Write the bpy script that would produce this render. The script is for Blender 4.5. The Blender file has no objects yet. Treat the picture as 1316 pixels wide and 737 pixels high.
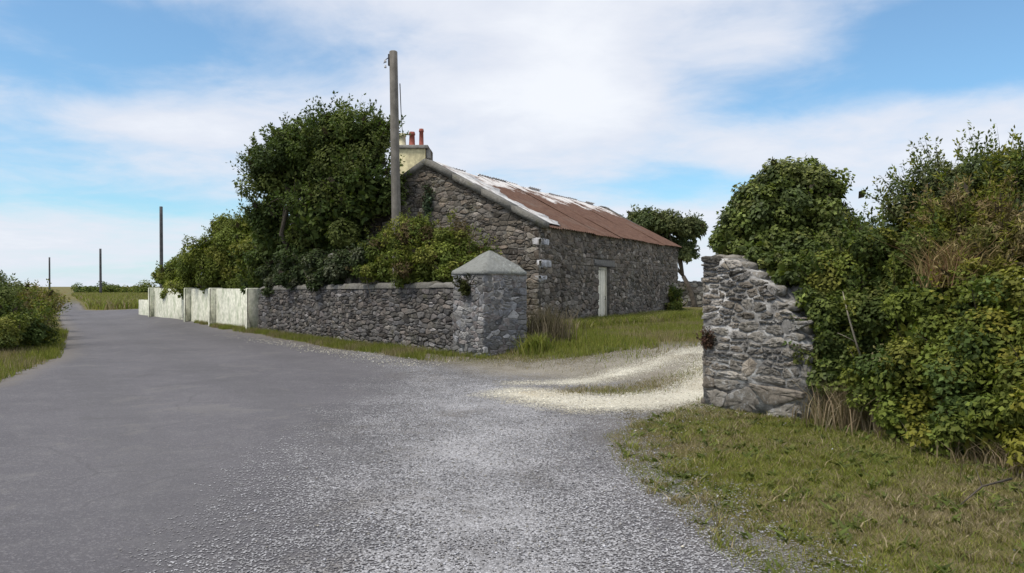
import bpy, math, random
import numpy as np
from mathutils import Vector

# ------------------------------------------------------------------ camera, sky, sun
SC = bpy.context.scene
COL = SC.collection
F = 1000.0            # focal length of the photograph in its own pixels (1316 wide)
EYE = 1.6
cam = bpy.data.cameras.new("camera")
cam.sensor_width = 36.0
cam.lens = F / 1316.0 * 36.0
cam.clip_end = 6000
cam_o = bpy.data.objects.new("camera", cam)
COL.objects.link(cam_o)
cam_o.location = (0, 0, EYE)
cam_o.rotation_euler = (math.radians(90), 0, 0)
SC.camera = cam_o

SUN_DIR = Vector((-0.48, -0.30, 0.90)).normalized()
sun_el = math.asin(SUN_DIR.z)
sun_az = math.atan2(SUN_DIR.x, SUN_DIR.y)
sun = bpy.data.lights.new("sun", 'SUN')
sun.energy = 2.7
sun.angle = math.radians(12)
sun.color = (1.0, 0.94, 0.83)
sun_o = bpy.data.objects.new("sun", sun)
COL.objects.link(sun_o)
sun_o.location = (0, 0, 50)
sun_o.rotation_euler = (-SUN_DIR).to_track_quat('-Z', 'Y').to_euler()

SC.view_settings.view_transform = 'Standard'
SC.view_settings.look = 'None'
SC.view_settings.gamma = 1.0
SC.view_settings.use_curve_mapping = False
SC.view_settings.exposure = 0.2
CLOUD = (5.8, 6.05, 6.7)
SKY_STRENGTH = 0.12


class NT:
    """small node-tree writer"""
    def __init__(s, tree):
        s.t = tree
        s.t.nodes.clear()

    def n(s, typ, **kw):
        nd = s.t.nodes.new(typ)
        for k, v in kw.items():
            setattr(nd, k, v)
        return nd

    def l(s, a, b):
        s.t.links.new(a, b)

    def put(s, sock, v):
        if hasattr(v, 'links') or isinstance(v, bpy.types.NodeSocket):
            s.l(v, sock)
        else:
            sock.default_value = v

    def math(s, op, a, b=None, c=None, clamp=False):
        nd = s.n('ShaderNodeMath', operation=op, use_clamp=clamp)
        s.put(nd.inputs[0], a)
        if b is not None:
            s.put(nd.inputs[1], b)
        if c is not None:
            s.put(nd.inputs[2], c)
        return nd.outputs[0]

    def mix(s, f, a, b, mode='MIX'):
        nd = s.n('ShaderNodeMix', data_type='RGBA', blend_type=mode)
        s.put(nd.inputs[0], f)
        s.put(nd.inputs[6], a if not isinstance(a, tuple) else (a + (1,))[:4])
        s.put(nd.inputs[7], b if not isinstance(b, tuple) else (b + (1,))[:4])
        return nd.outputs[2]

    def noise(s, vec, scale, detail=4, rough=0.55, dist=0.0):
        nd = s.n('ShaderNodeTexNoise')
        if vec is not None:
            s.l(vec, nd.inputs['Vector'])
        nd.inputs['Scale'].default_value = scale
        nd.inputs['Detail'].default_value = detail
        nd.inputs['Roughness'].default_value = rough
        nd.inputs['Distortion'].default_value = dist
        return nd.outputs['Fac']

    def ramp(s, f, lo, hi):
        nd = s.n('ShaderNodeMapRange', interpolation_type='SMOOTHSTEP')
        s.put(nd.inputs[0], f)
        nd.inputs[1].default_value = lo
        nd.inputs[2].default_value = hi
        return nd.outputs[0]

    def attr(s, name):
        return s.n('ShaderNodeAttribute', attribute_name=name)

    def mapping(s, vec, scale):
        nd = s.n('ShaderNodeMapping')
        s.l(vec, nd.inputs[0])
        nd.inputs['Scale'].default_value = scale
        return nd.outputs[0]

    def bump(s, h, strength=0.5, dist=0.02, normal=None):
        nd = s.n('ShaderNodeBump')
        nd.inputs['Strength'].default_value = strength
        nd.inputs['Distance'].default_value = dist
        s.l(h, nd.inputs['Height'])
        if normal is not None:
            s.l(normal, nd.inputs['Normal'])
        return nd.outputs[0]


world = bpy.data.worlds.new("World")
SC.world = world
world.use_nodes = True
w = NT(world.node_tree)
sky = w.n('ShaderNodeTexSky', sky_type='NISHITA', sun_disc=False)
sky.sun_elevation = sun_el
sky.sun_rotation = sun_az
sky.air_density = 1.0
sky.dust_density = 0.6
sky.ozone_density = 1.5
tc = w.n('ShaderNodeTexCoord').outputs['Generated']
sp = w.n('ShaderNodeSeparateXYZ')
w.l(tc, sp.inputs[0])
den = w.math('ADD', w.math('MAXIMUM', sp.outputs[2], 0.0), 0.16)
cv = w.n('ShaderNodeCombineXYZ')
w.l(w.math('DIVIDE', sp.outputs[0], den), cv.inputs[0])
w.l(w.math('DIVIDE', sp.outputs[1], den), cv.inputs[1])
cv.inputs[2].default_value = 3.7
n1 = w.noise(cv.outputs[0], 0.85, 9, 0.56, 0.4)
n2 = w.noise(cv.outputs[0], 3.1, 7, 0.6, 0.3)
az = w.math('ARCTAN2', sp.outputs[0], sp.outputs[1])
el = w.math('ARCSINE', sp.outputs[2])


def blob(px, py, sx, sy, amp):
    a0 = math.atan((px - 658) / F)
    e0 = math.atan((368.5 - py) / F * math.cos(a0))
    a = w.math('DIVIDE', w.math('SUBTRACT', az, a0), sx / F)
    e = w.math('DIVIDE', w.math('SUBTRACT', el, e0), sy / F)
    r = w.math('ADD', w.math('MULTIPLY', a, a), w.math('MULTIPLY', e, e))
    return w.math('MULTIPLY', w.math('POWER', 2.71828, w.math('MULTIPLY', r, -1.0)), amp)


dens = w.math('ADD', w.math('MULTIPLY', w.math('SUBTRACT', n1, 0.5), 1.5), w.math('MULTIPLY', w.math('SUBTRACT', n2, 0.5), 0.8))
for b in [(1260, 50, 150, 75, -0.75), (960, 135, 150, 36, -0.52), (1110, 175, 150, 22, -0.2), (720, 90, 190, 130, 0.22),
          (190, 155, 200, 22, 0.30), (260, 45, 300, 45, -0.50), (60, 95, 150, 40, -0.42), (120, 258, 260, 20, -0.40), (30, 200, 120, 25, -0.15),
          (1000, 45, 90, 36, 0.26), (1190, 160, 160, 34, 0.40), (150, 300, 220, 24, 0.10), (850, 240, 170, 20, -0.45), (900, 288, 140, 18, 0.34),
          (600, 120, 90, 40, .25), (750, 80, 70, 110, .35), (660, 150, 300, 60, .2), (400, 210, 260, 30, .15)]:
    dens = w.math('ADD', dens, blob(*b))
dens = w.math('ADD', dens, w.math('MULTIPLY', w.ramp(el, 0.42, 0.9), 0.45))
cloud = w.ramp(dens, -0.58, 0.22)
core = w.ramp(dens, 0.08, 0.62)
bright = w.mix(core, CLOUD, (6.9, 7.05, 7.4))
hz = w.ramp(el, 0.0, 0.10)
skyc = w.mix(1.0, sky.outputs[0], (0.72, 1.07, 1.20), 'MULTIPLY')
skyc = w.mix(w.math('MULTIPLY', w.math('SUBTRACT', 1.0, hz), 0.5), skyc, (5.2, 6.6, 7.8))
colr = w.mix(w.math('ADD', w.math('MULTIPLY', cloud, 0.86), 0.08), skyc, bright)
bg = w.n('ShaderNodeBackground')
w.l(colr, bg.inputs[0])
bg.inputs[1].default_value = SKY_STRENGTH
wo = w.n('ShaderNodeOutputWorld')
w.l(bg.outputs[0], wo.inputs[0])

# ------------------------------------------------------------------ helpers
RNG = np.random.default_rng(7)


def ss(x):
    x = np.clip(x, 0, 1)
    return x * x * (3 - 2 * x)


def at(px, py, Y):
    return np.array([(px - 658) / F * Y, Y, EYE + (368.5 - py) / F * Y])


def gp(px, py, z=0.0):
    """ground point under a pixel of the photograph"""
    Y = (EYE - z) * F / (py - 368.5)
    return ((px - 658) / F * Y, Y)


WALL_C = np.array([-0.61, 16.6])
WALL_D = np.array([-0.635, 0.772])
WALL_N = np.array([-0.772, -0.635])          # towards the road


def H(x, y):
    x = np.asarray(x, float)
    y = np.asarray(y, float)
    s = -((x - WALL_C[0]) * WALL_N[0] + (y - WALL_C[1]) * WALL_N[1])
    z = 0.36 * ss((s + 1.2) / 4.0)
    far = ss((np.hypot(x, y) - 45) / 20)
    z = z * (1 - far * (x < -3))
    # right verge banks up to the hedge
    z = z + 0.10 * ss((x - 2.6) / 1.6) * ss((11 - y) / 3)
    z = z + 0.012 * np.sin(x * 1.7 + 0.6 * y) + 0.010 * np.sin(y * 1.3 - 0.8 * x)
    return z


def h(x, y):
    return float(H(x, y))


def link(o, parent=None):
    COL.objects.link(o)
    if parent is not None:
        o.parent = parent
    return o


def tag(o, label=None, cat=None, group=None, kind=None):
    if label:
        o['label'] = label
    if cat:
        o['category'] = cat
    if group:
        o['group'] = group
    if kind:
        o['kind'] = kind
    return o


def thing(name, label, cat, group=None, loc=(0, 0, 0)):
    o = bpy.data.objects.new(name, None)
    o.empty_display_size = 0.2
    o.location = loc
    link(o)
    return tag(o, label, cat, group)


def fast_mesh(name, V, quads=None, tris=None, mat=None, parent=None, tint=None, smooth=False, extra=None):
    V = np.asarray(V, np.float32)
    if parent is not None:
        V = V - np.array(parent.location, np.float32)
    me = bpy.data.meshes.new(name)
    loops, starts = [], []
    k = 0
    if quads is not None and len(quads):
        q = np.asarray(quads, np.int32)
        loops.append(q.ravel())
        starts.append(np.arange(len(q)) * 4)
        k = len(q) * 4
    if tris is not None and len(tris):
        t = np.asarray(tris, np.int32)
        loops.append(t.ravel())
        starts.append(np.arange(len(t)) * 3 + k)
    loops = np.concatenate(loops)
    starts = np.concatenate(starts).astype(np.int32)
    me.vertices.add(len(V))
    me.vertices.foreach_set('co', V.ravel())
    me.loops.add(len(loops))
    me.loops.foreach_set('vertex_index', loops)
    me.polygons.add(len(starts))
    me.polygons.foreach_set('loop_start', starts)
    if tint is not None:
        a = me.color_attributes.new('tint', 'FLOAT_COLOR', 'POINT')
        c = np.ones((len(V), 4), np.float32)
        c[:, :3] = tint
        a.data.foreach_set('color', c.ravel())
    if extra:
        for nm, arr in extra.items():
            a = me.attributes.new(nm, 'FLOAT', 'POINT')
            a.data.foreach_set('value', np.asarray(arr, np.float32))
    me.update(calc_edges=True)
    me.validate()
    if smooth:
        me.polygons.foreach_set('use_smooth', np.ones(len(me.polygons), bool))
    if mat:
        me.materials.append(mat)
    return link(bpy.data.objects.new(name, me), parent)


class MB:
    """collects shapes and links them as ONE mesh object"""
    def __init__(s):
        s.v, s.q, s.t, s.c = [], [], [], []
        s.k = 0

    def add(s, V, quads=(), tris=(), col=(1, 1, 1)):
        V = np.asarray(V, float)
        s.v.append(V)
        for f in quads:
            s.q.append([i + s.k for i in f])
        for f in tris:
            s.t.append([i + s.k for i in f])
        c = np.ones((len(V), 3)) * np.asarray(col, float)
        s.c.append(c)
        s.k += len(V)

    def hexa(s, P, col=(1, 1, 1)):
        """8 corners: bottom 0-3 counter-clockwise, top 4-7"""
        s.add(P, [(0, 3, 2, 1), (4, 5, 6, 7), (0, 1, 5, 4), (1, 2, 6, 5), (2, 3, 7, 6), (3, 0, 4, 7)], col=col)

    def obox(s, O, U, V, W, col=(1, 1, 1), bev=0.0):
        """box from corner O with edge vectors U, V, W (W up); bevelled when bev > 0"""
        O, U, V, W = [np.asarray(a, float) for a in (O, U, V, W)]
        if bev <= 0:
            P = [O, O + U, O + U + V, O + V]
            s.hexa(P + [p + W for p in P], col)
            return
        L = [np.linalg.norm(a) for a in (U, V, W)]
        e = [a / l for a, l in zip((U, V, W), L)]
        vs, idx = [], {}
        for i in (0, 1):
            for j in (0, 1):
                for k in (0, 1):
                    c = O + U * i + V * j + W * k
                    sg = [1 - 2 * i, 1 - 2 * j, 1 - 2 * k]
                    for ax in range(3):
                        p = c.copy()
                        for b in range(3):
                            if b != ax:
                                p = p + e[b] * sg[b] * min(bev, L[b] * 0.4)
                        idx[(i, j, k, ax)] = len(vs)
                        vs.append(p)
        qs, ts = [], []
        rr = [(0, 0), (1, 0), (1, 1), (0, 1)]
        for ax in range(3):
            b, c = [(1, 2), (2, 0), (0, 1)][ax]
            for sd in (0, 1):
                f = []
                for (x, y) in rr:
                    k3 = [0, 0, 0]
                    k3[ax] = sd
                    k3[b] = x
                    k3[c] = y
                    f.append(idx[tuple(k3) + (ax,)])
                qs.append(f if sd else f[::-1])
        for ax in range(3):
            b, c = [(1, 2), (2, 0), (0, 1)][ax]
            for x in (0, 1):
                for y in (0, 1):
                    k0 = [0, 0, 0]
                    k0[b] = x
                    k0[c] = y
                    k1 = list(k0)
                    k1[ax] = 1
                    qs.append([idx[tuple(k0) + (b,)], idx[tuple(k1) + (b,)], idx[tuple(k1) + (c,)], idx[tuple(k0) + (c,)]])
        for i in (0, 1):
            for j in (0, 1):
                for k in (0, 1):
                    ts.append([idx[(i, j, k, 0)], idx[(i, j, k, 1)], idx[(i, j, k, 2)]])
        s.add(vs, qs, ts, col)

    def tube(s, pts, radii, n=10, col=(1, 1, 1), cap=True):
        pts = [np.asarray(p, float) for p in pts]
        V = []
        for i, p in enumerate(pts):
            d = pts[min(i + 1, len(pts) - 1)] - pts[max(i - 1, 0)]
            d = d / (np.linalg.norm(d) + 1e-9)
            a = np.cross(d, (0.31, 0.95, 0.1) if abs(d[1]) < 0.9 else (1, 0, 0))
            a /= np.linalg.norm(a)
            b = np.cross(d, a)
            for k in range(n):
                t = 2 * math.pi * k / n
                V.append(p + radii[i] * (a * math.cos(t) + b * math.sin(t)))
        qs = []
        for i in range(len(pts) - 1):
            for k in range(n):
                qs.append((i * n + k, i * n + (k + 1) % n, (i + 1) * n + (k + 1) % n, (i + 1) * n + k))
        ts = []
        if cap:
            V.append(pts[-1])
            V.append(pts[0])
            m = len(pts) * n
            for k in range(n):
                ts.append((m, m - n + k, m - n + (k + 1) % n))
                ts.append((m + 1, (k + 1) % n, k))
        s.add(V, qs, ts, col)

    def build(s, name, mat, parent=None, smooth=False):
        return fast_mesh(name, np.concatenate(s.v), s.q, s.t, mat, parent, np.concatenate(s.c), smooth)


# ------------------------------------------------------------------ materials
def material(name):
    m = bpy.data.materials.new(name)
    m.use_nodes = True
    t = NT(m.node_tree)
    out = t.n('ShaderNodeOutputMaterial')
    p = t.n('ShaderNodeBsdfPrincipled')
    t.l(p.outputs[0], out.inputs[0])
    p.inputs['Specular IOR Level'].default_value = 0.25
    return m, t, p, out


def geo(t):
    return t.n('ShaderNodeNewGeometry').outputs['Position']


def objco(t):
    return t.n('ShaderNodeTexCoord').outputs['Object']


def m_stone(name, base, lich=(0.42, 0.42, 0.40), lich_amt=0.5, moss=0.25, dark=0.5, scale=1.0):
    m, t, p, out = material(name)
    g = geo(t)
    tint = t.attr('tint').outputs['Color']
    c = t.mix(1.0, tint, base, 'MULTIPLY')
    n_big = t.noise(g, 1.3 * scale, 5, 0.6)
    n_mid = t.noise(g, 9 * scale, 6, 0.65)
    n_fin = t.noise(g, 55 * scale, 4, 0.7)
    c = t.mix(t.math('MULTIPLY', t.ramp(n_mid, 0.45, 0.7), dark), c, t.mix(1.0, c, (0.42, 0.40, 0.38), 'MULTIPLY'))
    c = t.mix(t.math('MULTIPLY', t.ramp(n_fin, 0.5, 0.75), 0.5), c, t.mix(1.0, c, (1.6, 1.6, 1.58), 'MULTIPLY'))
    spots = t.ramp(t.math('ADD', t.noise(g, 14 * scale, 5, 0.7), t.math('MULTIPLY', t.math('SUBTRACT', n_big, 0.5), 0.6)), 0.56, 0.66)
    c = t.mix(t.math('MULTIPLY', spots, lich_amt), c, lich)
    ms = t.ramp(t.math('ADD', t.noise(g, 4 * scale, 5, 0.65), t.math('MULTIPLY', t.math('SUBTRACT', n_big, 0.5), 0.5)), 0.55, 0.72)
    c = t.mix(t.math('MULTIPLY', ms, moss), c, (0.10, 0.10, 0.035))
    t.l(c, p.inputs['Base Color'])
    p.inputs['Roughness'].default_value = 0.9
    p.inputs['Specular IOR Level'].default_value = 0.15
    vo = t.n('ShaderNodeTexVoronoi')
    t.l(g, vo.inputs['Vector'])
    vo.inputs['Scale'].default_value = 17 * scale
    hgt = t.math('ADD', t.math('ADD', t.math('MULTIPLY', n_mid, 0.7), t.math('MULTIPLY', n_fin, 0.3)), t.math('MULTIPLY', vo.outputs['Distance'], 0.35))
    t.l(t.bump(hgt, 0.75, 0.03), p.inputs['Normal'])
    return m


def m_leaf(name, trans=0.22, rough=0.5, spec=0.25):
    m, t, p, out = material(name)
    tint = t.attr('tint').outputs['Color']
    t.l(tint, p.inputs['Base Color'])
    p.inputs['Roughness'].default_value = rough
    p.inputs['Specular IOR Level'].default_value = spec
    tr = t.n('ShaderNodeBsdfTranslucent')
    t.l(t.mix(1.0, tint, (1.2, 1.35, 0.6), 'MULTIPLY'), tr.inputs[0])
    mx = t.n('ShaderNodeMixShader')
    mx.inputs[0].default_value = trans
    t.l(p.outputs[0], mx.inputs[1])
    t.l(tr.outputs[0], mx.inputs[2])
    t.l(mx.outputs[0], out.inputs[0])
    return m


def m_plain(name, col, rough=0.85, var=0.3, scale=6.0, bump=0.3, stain=None, stain_amt=0.0, stain_scale=(1, 1, 1), tint=False):
    m, t, p, out = material(name)
    g = geo(t)
    n = t.noise(g, scale, 6, 0.65)
    nf = t.noise(g, scale * 9, 4, 0.7)
    c = t.mix(t.ramp(n, 0.3, 0.7), tuple(x * (1 - var) for x in col), tuple(min(1, x * (1 + var)) for x in col))
    c = t.mix(t.math('MULTIPLY', t.ramp(nf, 0.5, 0.8), var), c, tuple(x * 0.5 for x in col))
    if stain:
        v = t.mapping(g, stain_scale)
        c = t.mix(t.math('MULTIPLY', t.ramp(t.noise(v, 2.2, 6, 0.65), 0.46, 0.66), stain_amt), c, stain)
    if tint:
        c = t.mix(1.0, c, t.attr('tint').outputs['Color'], 'MULTIPLY')
    t.l(c, p.inputs['Base Color'])
    p.inputs['Roughness'].default_value = rough
    t.l(t.bump(t.math('ADD', n, t.math('MULTIPLY', nf, 0.4)), bump, 0.02), p.inputs['Normal'])
    return m


M_COTTAGE = m_stone("cottage_rubble", (0.172, 0.153, 0.132), (0.40, 0.39, 0.36), 0.40, 0.30, 0.6)
M_WALL = m_stone("boundary_rubble", (0.128, 0.121, 0.117), (0.34, 0.33, 0.32), 0.35, 0.24, 0.6)
M_PIER = m_stone("limestone_blocks", (0.215, 0.198, 0.176), (0.38, 0.38, 0.38), 0.55, 0.14, 0.75)
M_PILLAR = m_stone("pillar_render", (0.19, 0.185, 0.18), (0.42, 0.42, 0.44), 0.5, 0.15, 0.5)
M_FAR_STONE = m_stone("field_wall_stone", (0.22, 0.21, 0.19), (0.4, 0.4, 0.36), 0.4, 0.35, 0.5)
M_MORTAR_DARK = m_plain("dark_joint", (0.055, 0.050, 0.045), 0.95, 0.4, 10, 0.6)
M_MORTAR_MID = m_plain("old_lime_joint", (0.085, 0.078, 0.068), 0.95, 0.4, 8, 0.6, (0.24, 0.23, 0.21), 0.5, (1, 1, 2.2))
M_MORTAR_LIME = m_plain("lime_mortar", (0.16, 0.155, 0.15), 0.95, 0.4, 10, 0.7, (0.56, 0.55, 0.54), 0.85, (1.3, 1.3, 3.4))
M_MORTAR_PILLAR = m_plain("pillar_mortar", (0.15, 0.145, 0.14), 0.95, 0.35, 12, 0.6, (0.42, 0.42, 0.44), 0.7, (2, 2, 3))
M_COPING = m_stone("coping_concrete", (0.165, 0.158, 0.145), (0.30, 0.30, 0.27), 0.5, 0.35, 0.45)
M_CAP = m_stone("pillar_cap_concrete", (0.21, 0.215, 0.205), (0.38, 0.40, 0.38), 0.5, 0.2, 0.35)
M_WHITE = m_plain("weathered_whitewash", (0.60, 0.60, 0.51), 0.9, 0.22, 7, 0.6, (0.30, 0.34, 0.24), 0.75, (1.8, 1.8, 0.9))
M_PALE = m_plain("limewashed_stone", (0.52, 0.52, 0.54), 0.9, 0.25, 9, 0.5)
M_QUOIN = m_plain("worn_limewash", (0.46, 0.46, 0.48), 0.9, 0.3, 9, 0.6, (0.17, 0.16, 0.14), 0.8, (2.5, 2.5, 2.5))
M_FILLET = m_plain("flaking_lime_fillet", (0.62, 0.61, 0.60), 0.9, 0.2, 8, 0.5, (0.20, 0.14, 0.11), 0.85, (1.6, 1.6, 1.6))
M_CREAM = m_plain("cream_render", (0.62, 0.56, 0.34), 0.9, 0.22, 5, 0.4, (0.34, 0.30, 0.20), 0.6, (1, 1, 0.6))
M_FLAUNCH = m_plain("chimney_cap_concrete", (0.24, 0.23, 0.21), 0.9, 0.25, 6, 0.4)
M_POT = m_plain("terracotta_pot", (0.27, 0.085, 0.065), 0.8, 0.25, 9, 0.2)
M_POT_PALE = m_plain("pale_clay_pot", (0.52, 0.47, 0.33), 0.8, 0.25, 9, 0.2)
M_DOOR = m_plain("peeling_cream_paint", (0.84, 0.80, 0.66), 0.7, 0.10, 7, 0.3, (0.45, 0.42, 0.35), 0.4, (3, 3, 0.4))
M_FRAME = m_plain("grey_door_frame", (0.17, 0.165, 0.155), 0.9, 0.25, 7, 0.3)
M_SLATE = m_plain("dark_slate", (0.09, 0.092, 0.10), 0.7, 0.3, 6, 0.3)
M_POLE = m_plain("weathered_pole_wood", (0.19, 0.175, 0.155), 0.9, 0.25, 3, 0.4, (0.09, 0.08, 0.07), 0.6, (6, 6, 0.4))
M_POLE_DARK = m_plain("creosoted_pole_wood", (0.085, 0.085, 0.09), 0.9, 0.25, 3, 0.4)
M_IRON = m_plain("dark_iron", (0.05, 0.05, 0.055), 0.6, 0.2, 10, 0.2)
M_BARK = m_plain("grey_bark", (0.095, 0.08, 0.065), 0.95, 0.35, 8, 0.7)
M_TWIG = m_plain("pale_dead_wood", (0.26, 0.23, 0.18), 0.9, 0.25, 12, 0.3)
M_LEAF = m_leaf("broad_leaf", .25, .6, .12)
M_LEAF_GLOSS = m_leaf("ivy_leaf", 0.2, 0.5, 0.2)
M_GRASS = m_leaf("grass_blade", 0.3, 0.6, 0.15)
M_STRAW = m_leaf("dry_stalk", 0.25, 0.8, 0.1)


def m_rust():
    m, t, p, out = material("rusted_corrugated_iron")
    a = t.attr('run').outputs['Fac']        # 0 at the eave, 1 at the ridge
    g = geo(t)
    st = t.mapping(g, (5, 5, 1.2))
    n = t.noise(st, 1.1, 6, 0.65)
    nb = t.noise(g, 0.9, 5, 0.6)
    nf = t.noise(g, 16, 5, 0.7)
    c = t.mix(t.ramp(n, 0.3, 0.7), (0.088, 0.043, 0.029), (0.145, 0.080, 0.054))
    c = t.mix(t.math('MULTIPLY', t.ramp(nf, 0.5, 0.8), 0.5), c, (0.085, 0.05, 0.038))
    c = t.mix(t.math('MULTIPLY', t.ramp(nb, 0.5, 0.75), 0.5), c, (0.16, 0.125, 0.105))
    # flaking pale paint left along the top of the sheets
    wpaint = t.ramp(t.math('ADD', t.math('MULTIPLY', a, 1.0), t.math('MULTIPLY', t.math('SUBTRACT', t.noise(t.mapping(g, (1, 1, 2.0)), 1.0, 6, 0.65), 0.5), 1.3)), 0.74, 0.92)
    c = t.mix(t.math('MULTIPLY', wpaint, 0.9), c, (0.66, 0.64, 0.63))
    t.l(c, p.inputs['Base Color'])
    p.inputs['Roughness'].default_value = 0.85
    t.l(t.bump(nf, 0.3, 0.01), p.inputs['Normal'])
    return m


M_RUST = m_rust()


def sheet_alpha(t, p, out, edge_noise):
    """opaque where the sheet's edge distance plus noise is positive"""
    al = t.math('GREATER_THAN', edge_noise, 0.0)
    tr = t.n('ShaderNodeBsdfTransparent')
    mx = t.n('ShaderNodeMixShader')
    t.l(al, mx.inputs[0])
    t.l(tr.outputs[0], mx.inputs[1])
    t.l(p.outputs[0], mx.inputs[2])
    t.l(mx.outputs[0], out.inputs[0])


def m_ground():
    m, t, p, out = material("rough_grass_and_soil")
    g = geo(t)
    n1 = t.noise(g, 0.55, 6, 0.6)
    n2 = t.noise(g, 5.0, 6, 0.7)
    n3 = t.noise(g, 40, 4, 0.7)
    c = t.mix(t.ramp(n2, 0.35, 0.65), (0.10, 0.098, 0.030), (0.17, 0.155, 0.055))
    c = t.mix(t.math('MULTIPLY', t.ramp(n1, 0.42, 0.62), 0.75), c, (0.19, 0.158, 0.10))
    c = t.mix(t.math('MULTIPLY', t.ramp(n3, 0.5, 0.72), 0.45), c, (0.045, 0.042, 0.02))
    t.l(c, p.inputs['Base Color'])
    p.inputs['Roughness'].default_value = 0.95
    p.inputs['Specular IOR Level'].default_value = 0.05
    t.l(t.bump(t.math('ADD', n2, t.math('MULTIPLY', n3, 0.5)), 0.8, 0.05), p.inputs['Normal'])
    return m


def m_road():
    m, t, p, out = material("worn_tarmac")
    g = geo(t)
    e = t.attr('edge').outputs['Fac']
    n1 = t.noise(g, 0.35, 5, 0.6)
    n2 = t.noise(g, 3.0, 6, 0.65)
    n3 = t.noise(g, 70, 3, 0.75)
    v = t.n('ShaderNodeTexVoronoi')
    t.l(g, v.inputs['Vector'])
    v.inputs['Scale'].default_value = 75
    c = t.mix(t.ramp(n1, 0.35, 0.65), (0.092, 0.088, 0.098), (0.116, 0.111, 0.122))
    c = t.mix(t.math('MULTIPLY', t.ramp(n2, 0.45, 0.75), 0.4), c, (0.165, 0.16, 0.165))
    c = t.mix(t.math('MULTIPLY', t.ramp(n3, 0.5, 0.7), 0.45), c, (0.06, 0.058, 0.06))
    sc2 = t.n('ShaderNodeSeparateColor')
    t.l(v.outputs['Color'], sc2.inputs[0])
    c = t.mix(t.math('MULTIPLY', t.ramp(sc2.outputs[0], 0.72, 0.95), 0.22), c, (0.32, 0.31, 0.32))
    ws = t.n('ShaderNodeTexWave', wave_type='BANDS', bands_direction='X')
    rot = t.n('ShaderNodeMapping')
    t.l(g, rot.inputs[0])
    rot.inputs['Rotation'].default_value = (0, 0, math.radians(-32))
    t.l(rot.outputs[0], ws.inputs['Vector'])
    ws.inputs['Scale'].default_value = 0.16
    ws.inputs['Distortion'].default_value = 1.2
    ws.inputs['Detail'].default_value = 3
    c = t.mix(t.math('MULTIPLY', t.ramp(ws.outputs['Fac'], 0.45, 0.9), 0.22), c, (0.085, 0.083, 0.088))
    npt = t.noise(g, 0.9, 6, 0.7, 1.0)
    c = t.mix(t.math('MULTIPLY', t.ramp(npt, 0.56, 0.68), 0.30), c, (0.075, 0.072, 0.074))
    c = t.mix(t.math('MULTIPLY', t.ramp(npt, 0.44, 0.34), 0.25), c, (0.19, 0.18, 0.17))
    crk = t.n('ShaderNodeTexVoronoi', feature='DISTANCE_TO_EDGE')
    crn = t.n('ShaderNodeTexNoise')
    t.l(g, crn.inputs['Vector'])
    crn.inputs['Scale'].default_value = 2.0
    crn.inputs['Detail'].default_value = 5
    t.l(t.mix(0.25, g, crn.outputs['Color'], 'ADD'), crk.inputs['Vector'])
    crk.inputs['Scale'].default_value = 0.55
    c = t.mix(t.math('MULTIPLY', t.math('MULTIPLY', t.ramp(crk.outputs['Distance'], 0.012, 0.002), t.ramp(n1, 0.48, 0.6)), 0.22), c, (0.04, 0.038, 0.038))
    # dusty margin
    c = t.mix(t.math('MULTIPLY', t.ramp(t.math('ADD', e, t.math('MULTIPLY', n2, 0.8)), 1.1, 0.3), 0.5), c, (0.20, 0.175, 0.14))
    t.l(c, p.inputs['Base Color'])
    p.inputs['Roughness'].default_value = 0.8
    t.l(t.bump(t.math('ADD', n3, t.math('MULTIPLY', v.outputs['Distance'], 0.8)), 0.5, 0.008), p.inputs['Normal'])
    en = t.math('ADD', e, t.math('ADD', t.math('MULTIPLY', t.math('SUBTRACT', n2, 0.5), 1.1), t.math('MULTIPLY', t.math('SUBTRACT', n3, 0.5), 0.35)))
    sheet_alpha(t, p, out, en)
    return m


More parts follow.
